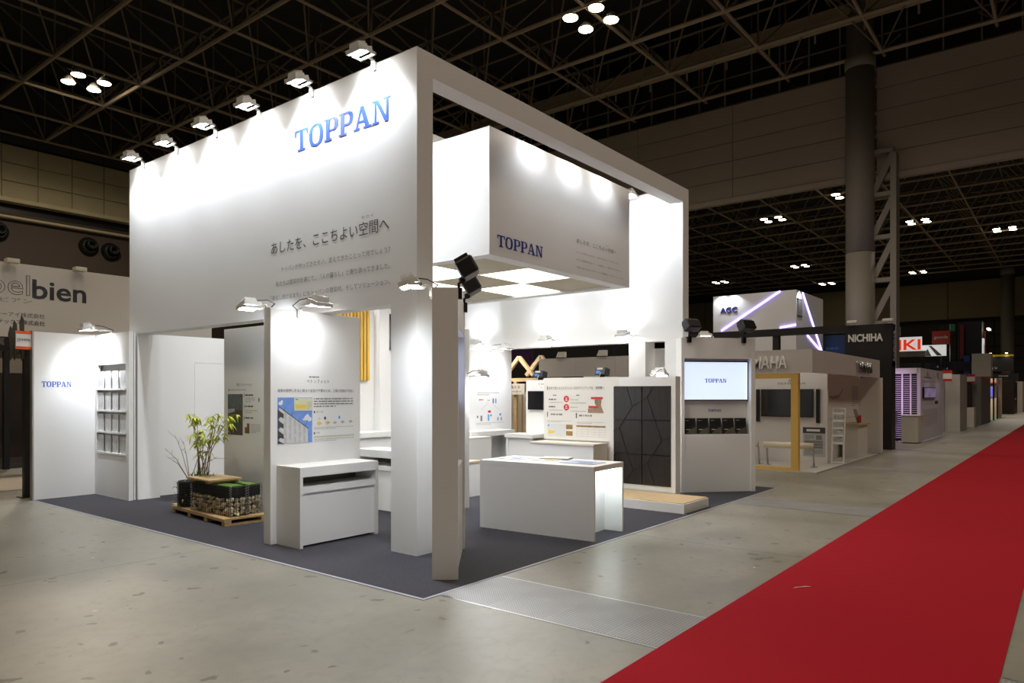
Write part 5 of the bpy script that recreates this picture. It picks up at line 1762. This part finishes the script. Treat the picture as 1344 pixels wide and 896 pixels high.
t = thing('dark_canopy_booth', 'dark two-storey booth structure with colourful panels down the aisle', 'exhibition booth', (54, 6, 0))
part('upper_beam', MB().box(53.5, 54.2, 4.6, 9.5, 3.05, 3.6), DRK, t)
part('tower', MB().box(54.2, 55.4, 4.6, 5.9, 2.6, 6.2), DRK, t)
for k, (y, cc) in enumerate(((9.1, (.45, .20, .01)), (8.3, (.10, .03, .16)), (7.2, (.30, .03, .01)), (6.2, (.30, .03, .01)), (5.2, (.02, .07, .32)), (4.85, (.02, .20, .05)))):
    part('colour_panel', MB().box(53.9, 54.0, y - .22, y + .35, 2.4, 3.05 if k < 4 else 4.0), mat('booth_colour_%s' % 'amber violet rust scarlet blue green'.split()[k], cc, .6), t)
part('red_fin', MB().box(53.9, 54.2, 5.55, 5.75, 3.8, 6.0), mat('fin_red', (.16, .01, .02), .6), t)
part('red_fin', MB().box(55.05, 55.4, 4.5, 4.6, 3.7, 5.6), mat('fin_red', (.16, .01, .02), .6), t)
part('sign_board', MB().box(54.3, 55.0, 4.52, 4.6, 3.9, 5.1), LIT, t)
Plane((0, 4.52, 0), FY).rects('red_mark', [(54.4, 4.2, 54.55, 4.8), (54.65, 4.1, 54.85, 4.7)], RED, t)
part('lamp_row', MB().box(54.3, 55.4, 4.2, 4.35, 5.65, 5.75), emit('warm_row', (1, .86, .6), 4), t)
for y in (4.8, 9.3):
    part('post', MB().box(53.7, 53.9, y - .1, y + .1, 0, 3.05), DRK, t)
part('tower_post', MB().box(54.3, 54.5, 4.7, 4.9, 0, 2.6), DRK, t)
t = thing('number_banner', 'small pale banner plate on a pole above the red letter sign', 'banner', (50.8, 9, 0))
part('plate', MB().box(50.8, 50.85, 8.65, 8.9, 5.25, 5.8), GREYW, t)
part('pole', MB().box(50.82, 50.85, 8.95, 9.0, 0, 5.8), STEEL, t)
t = thing('number_banner', 'small green banner plate above the square red sign', 'banner', (53.5, 6.3, 0))
part('plate', MB().box(53.6, 53.65, 6.0, 6.25, 5.6, 6.05), mat('banner_green', (.03, .2, .12), .5), t)
part('pole', MB().box(53.62, 53.65, 6.26, 6.3, 0, 6.05), STEEL, t)
t = thing('yellow_topped_sign', 'black sign board with yellow top edge and white letters at the right', 'sign', (84, 6, 0))
part('board', MB().box(84.0, 84.3, 4.55, 8.2, 3.75, 5.2), BLACK, t)
part('yellow_edge', MB().box(83.95, 84.35, 4.55, 8.2, 5.2, 5.38), mat('edge_yellow', (.45, .32, .01), .5), t)
part('mast', MB().box(84.1, 84.2, 4.7, 4.8, 0, 3.75).box(84.1, 84.2, 8.0, 8.1, 0, 3.75), BLACK, t)
p = Plane((84.0, 0, 0), FX)
p.text('KOOL', -7.9, 4.55, 1.55, .36, PAPER, t, bold=.05)
p.text('ソリューション', -8.0, 3.95, 2.15, .28, PAPER, t)
for y in (6.4, 5.1):
    part('sign_lamp', MB().box(83.6, 83.8, y - .1, y + .1, 5.45, 5.55), emit('warm_row', (1, .86, .6), 4), t)
    spot('sign_beam', (83.7, y, 5.4), (.2, 0, -1), 14, 120, .7, (1, .95, .85))
t = thing('black_beam_sign', 'low black fascia with small pale text under the yellow-topped sign', 'sign', (79, 5.4, 0))
part('board', MB().box(79.0, 79.3, 3.9, 7.2, 2.75, 3.4), BLACK, t)
part('yellow_edge', MB().box(78.95, 79.3, 5.9, 7.2, 3.4, 3.5), mat('edge_yellow', (.45, .32, .01), .5), t)
Plane((79.0, 0, 0), FX).greek(-5.4, 3.1, -4.1, 3.25, 1, INKL, t, .7)
part('post', MB().box(79.0, 79.2, 3.95, 4.1, 0, 2.75).box(79.0, 79.2, 7.0, 7.15, 0, 2.75), BLACK, t)
# bright little booth at the far right end of the aisle
WARM = mat('warm_booth_panel', (.66, .50, .38), .6)
t = thing('bright_booth', 'small bright booth with colourful prints at the far end of the aisle', 'exhibition booth', (53, 4, 0))
part('floor_deck', MB().box(48.6, 57.0, 3.55, 6.5, 0, .02), mat('deck_green', (.10, .30, .16), .7), t)
part('back_panel', MB().box(55.0, 55.2, 3.6, 6.5, .02, 2.55), WARM, t)
part('counter_front', MB().box(52.5, 55.0, 3.7, 3.8, .02, 1.3), WARM, t)
part('counter_side', MB().box(52.4, 52.5, 3.7, 4.3, .02, 1.3), WARM, t)
part('header', MB().box(52.4, 55.0, 3.7, 4.3, 2.2, 2.5), WARM, t)
part('orange_band', MB().box(52.35, 52.4, 3.7, 4.3, 2.2, 2.28), ORG, t)
part('green_poster', MB().box(50.3, 50.4, 4.25, 4.75, 1.2, 2.3), mat('poster_green', (.02, .18, .07), .5, 0, .7, 3), t)
part('blue_screen', MB().box(52.3, 52.4, 3.8, 4.2, 1.35, 2.0), emit('blue_screen', (.10, .10, .5), .5), t)
part('colour_wall', MB().box(51.8, 51.9, 4.6, 5.6, .9, 2.5), mat('poster_mix', (.45, .38, .36), .5, 0, .9, 3), t)
part('frame_post', MB().box(49.6, 49.68, 3.6, 3.68, 0, 2.5).box(52.2, 52.28, 3.6, 3.68, 0, 2.5), BLACKM, t)
area('booth_glow', (51, 4.2, 2.5), (0.2, 0.0, -1), 70, 4, 1.0, (1, .88, .76))
t = thing('dark_cabinet', 'tall dark cabinet booth right of the bright little booth', 'exhibition booth', (70, 4, 0))
part('front_panel', MB().box(66.5, 71.0, 3.6, 3.7, 0, 2.5), mat('cabinet_black', (.010, .008, .007), .4), t)
part('side_panel', MB().box(66.4, 66.5, 3.6, 5.5, 0, 2.5), mat('cabinet_brown', (.035, .022, .015), .5), t)
part('plate', MB().box(68.0, 69.0, 3.58, 3.6, 1.1, 1.2), PAPER, t)
t = thing('white_end_booth', 'pale booth panel at the right frame edge', 'exhibition booth', (76, 4, 0))
part('front_panel', MB().box(74.0, 90.0, 3.4, 3.5, 0, 2.6), GREYW, t)
part('side_panel', MB().box(74.0, 74.1, 3.5, 5.5, 0, 2.6), GREYW, t)
area('booth_glow', (64, 3.0, 6.5), (0, 0.2, -1), 60, 14, .5, (1, .93, .85))
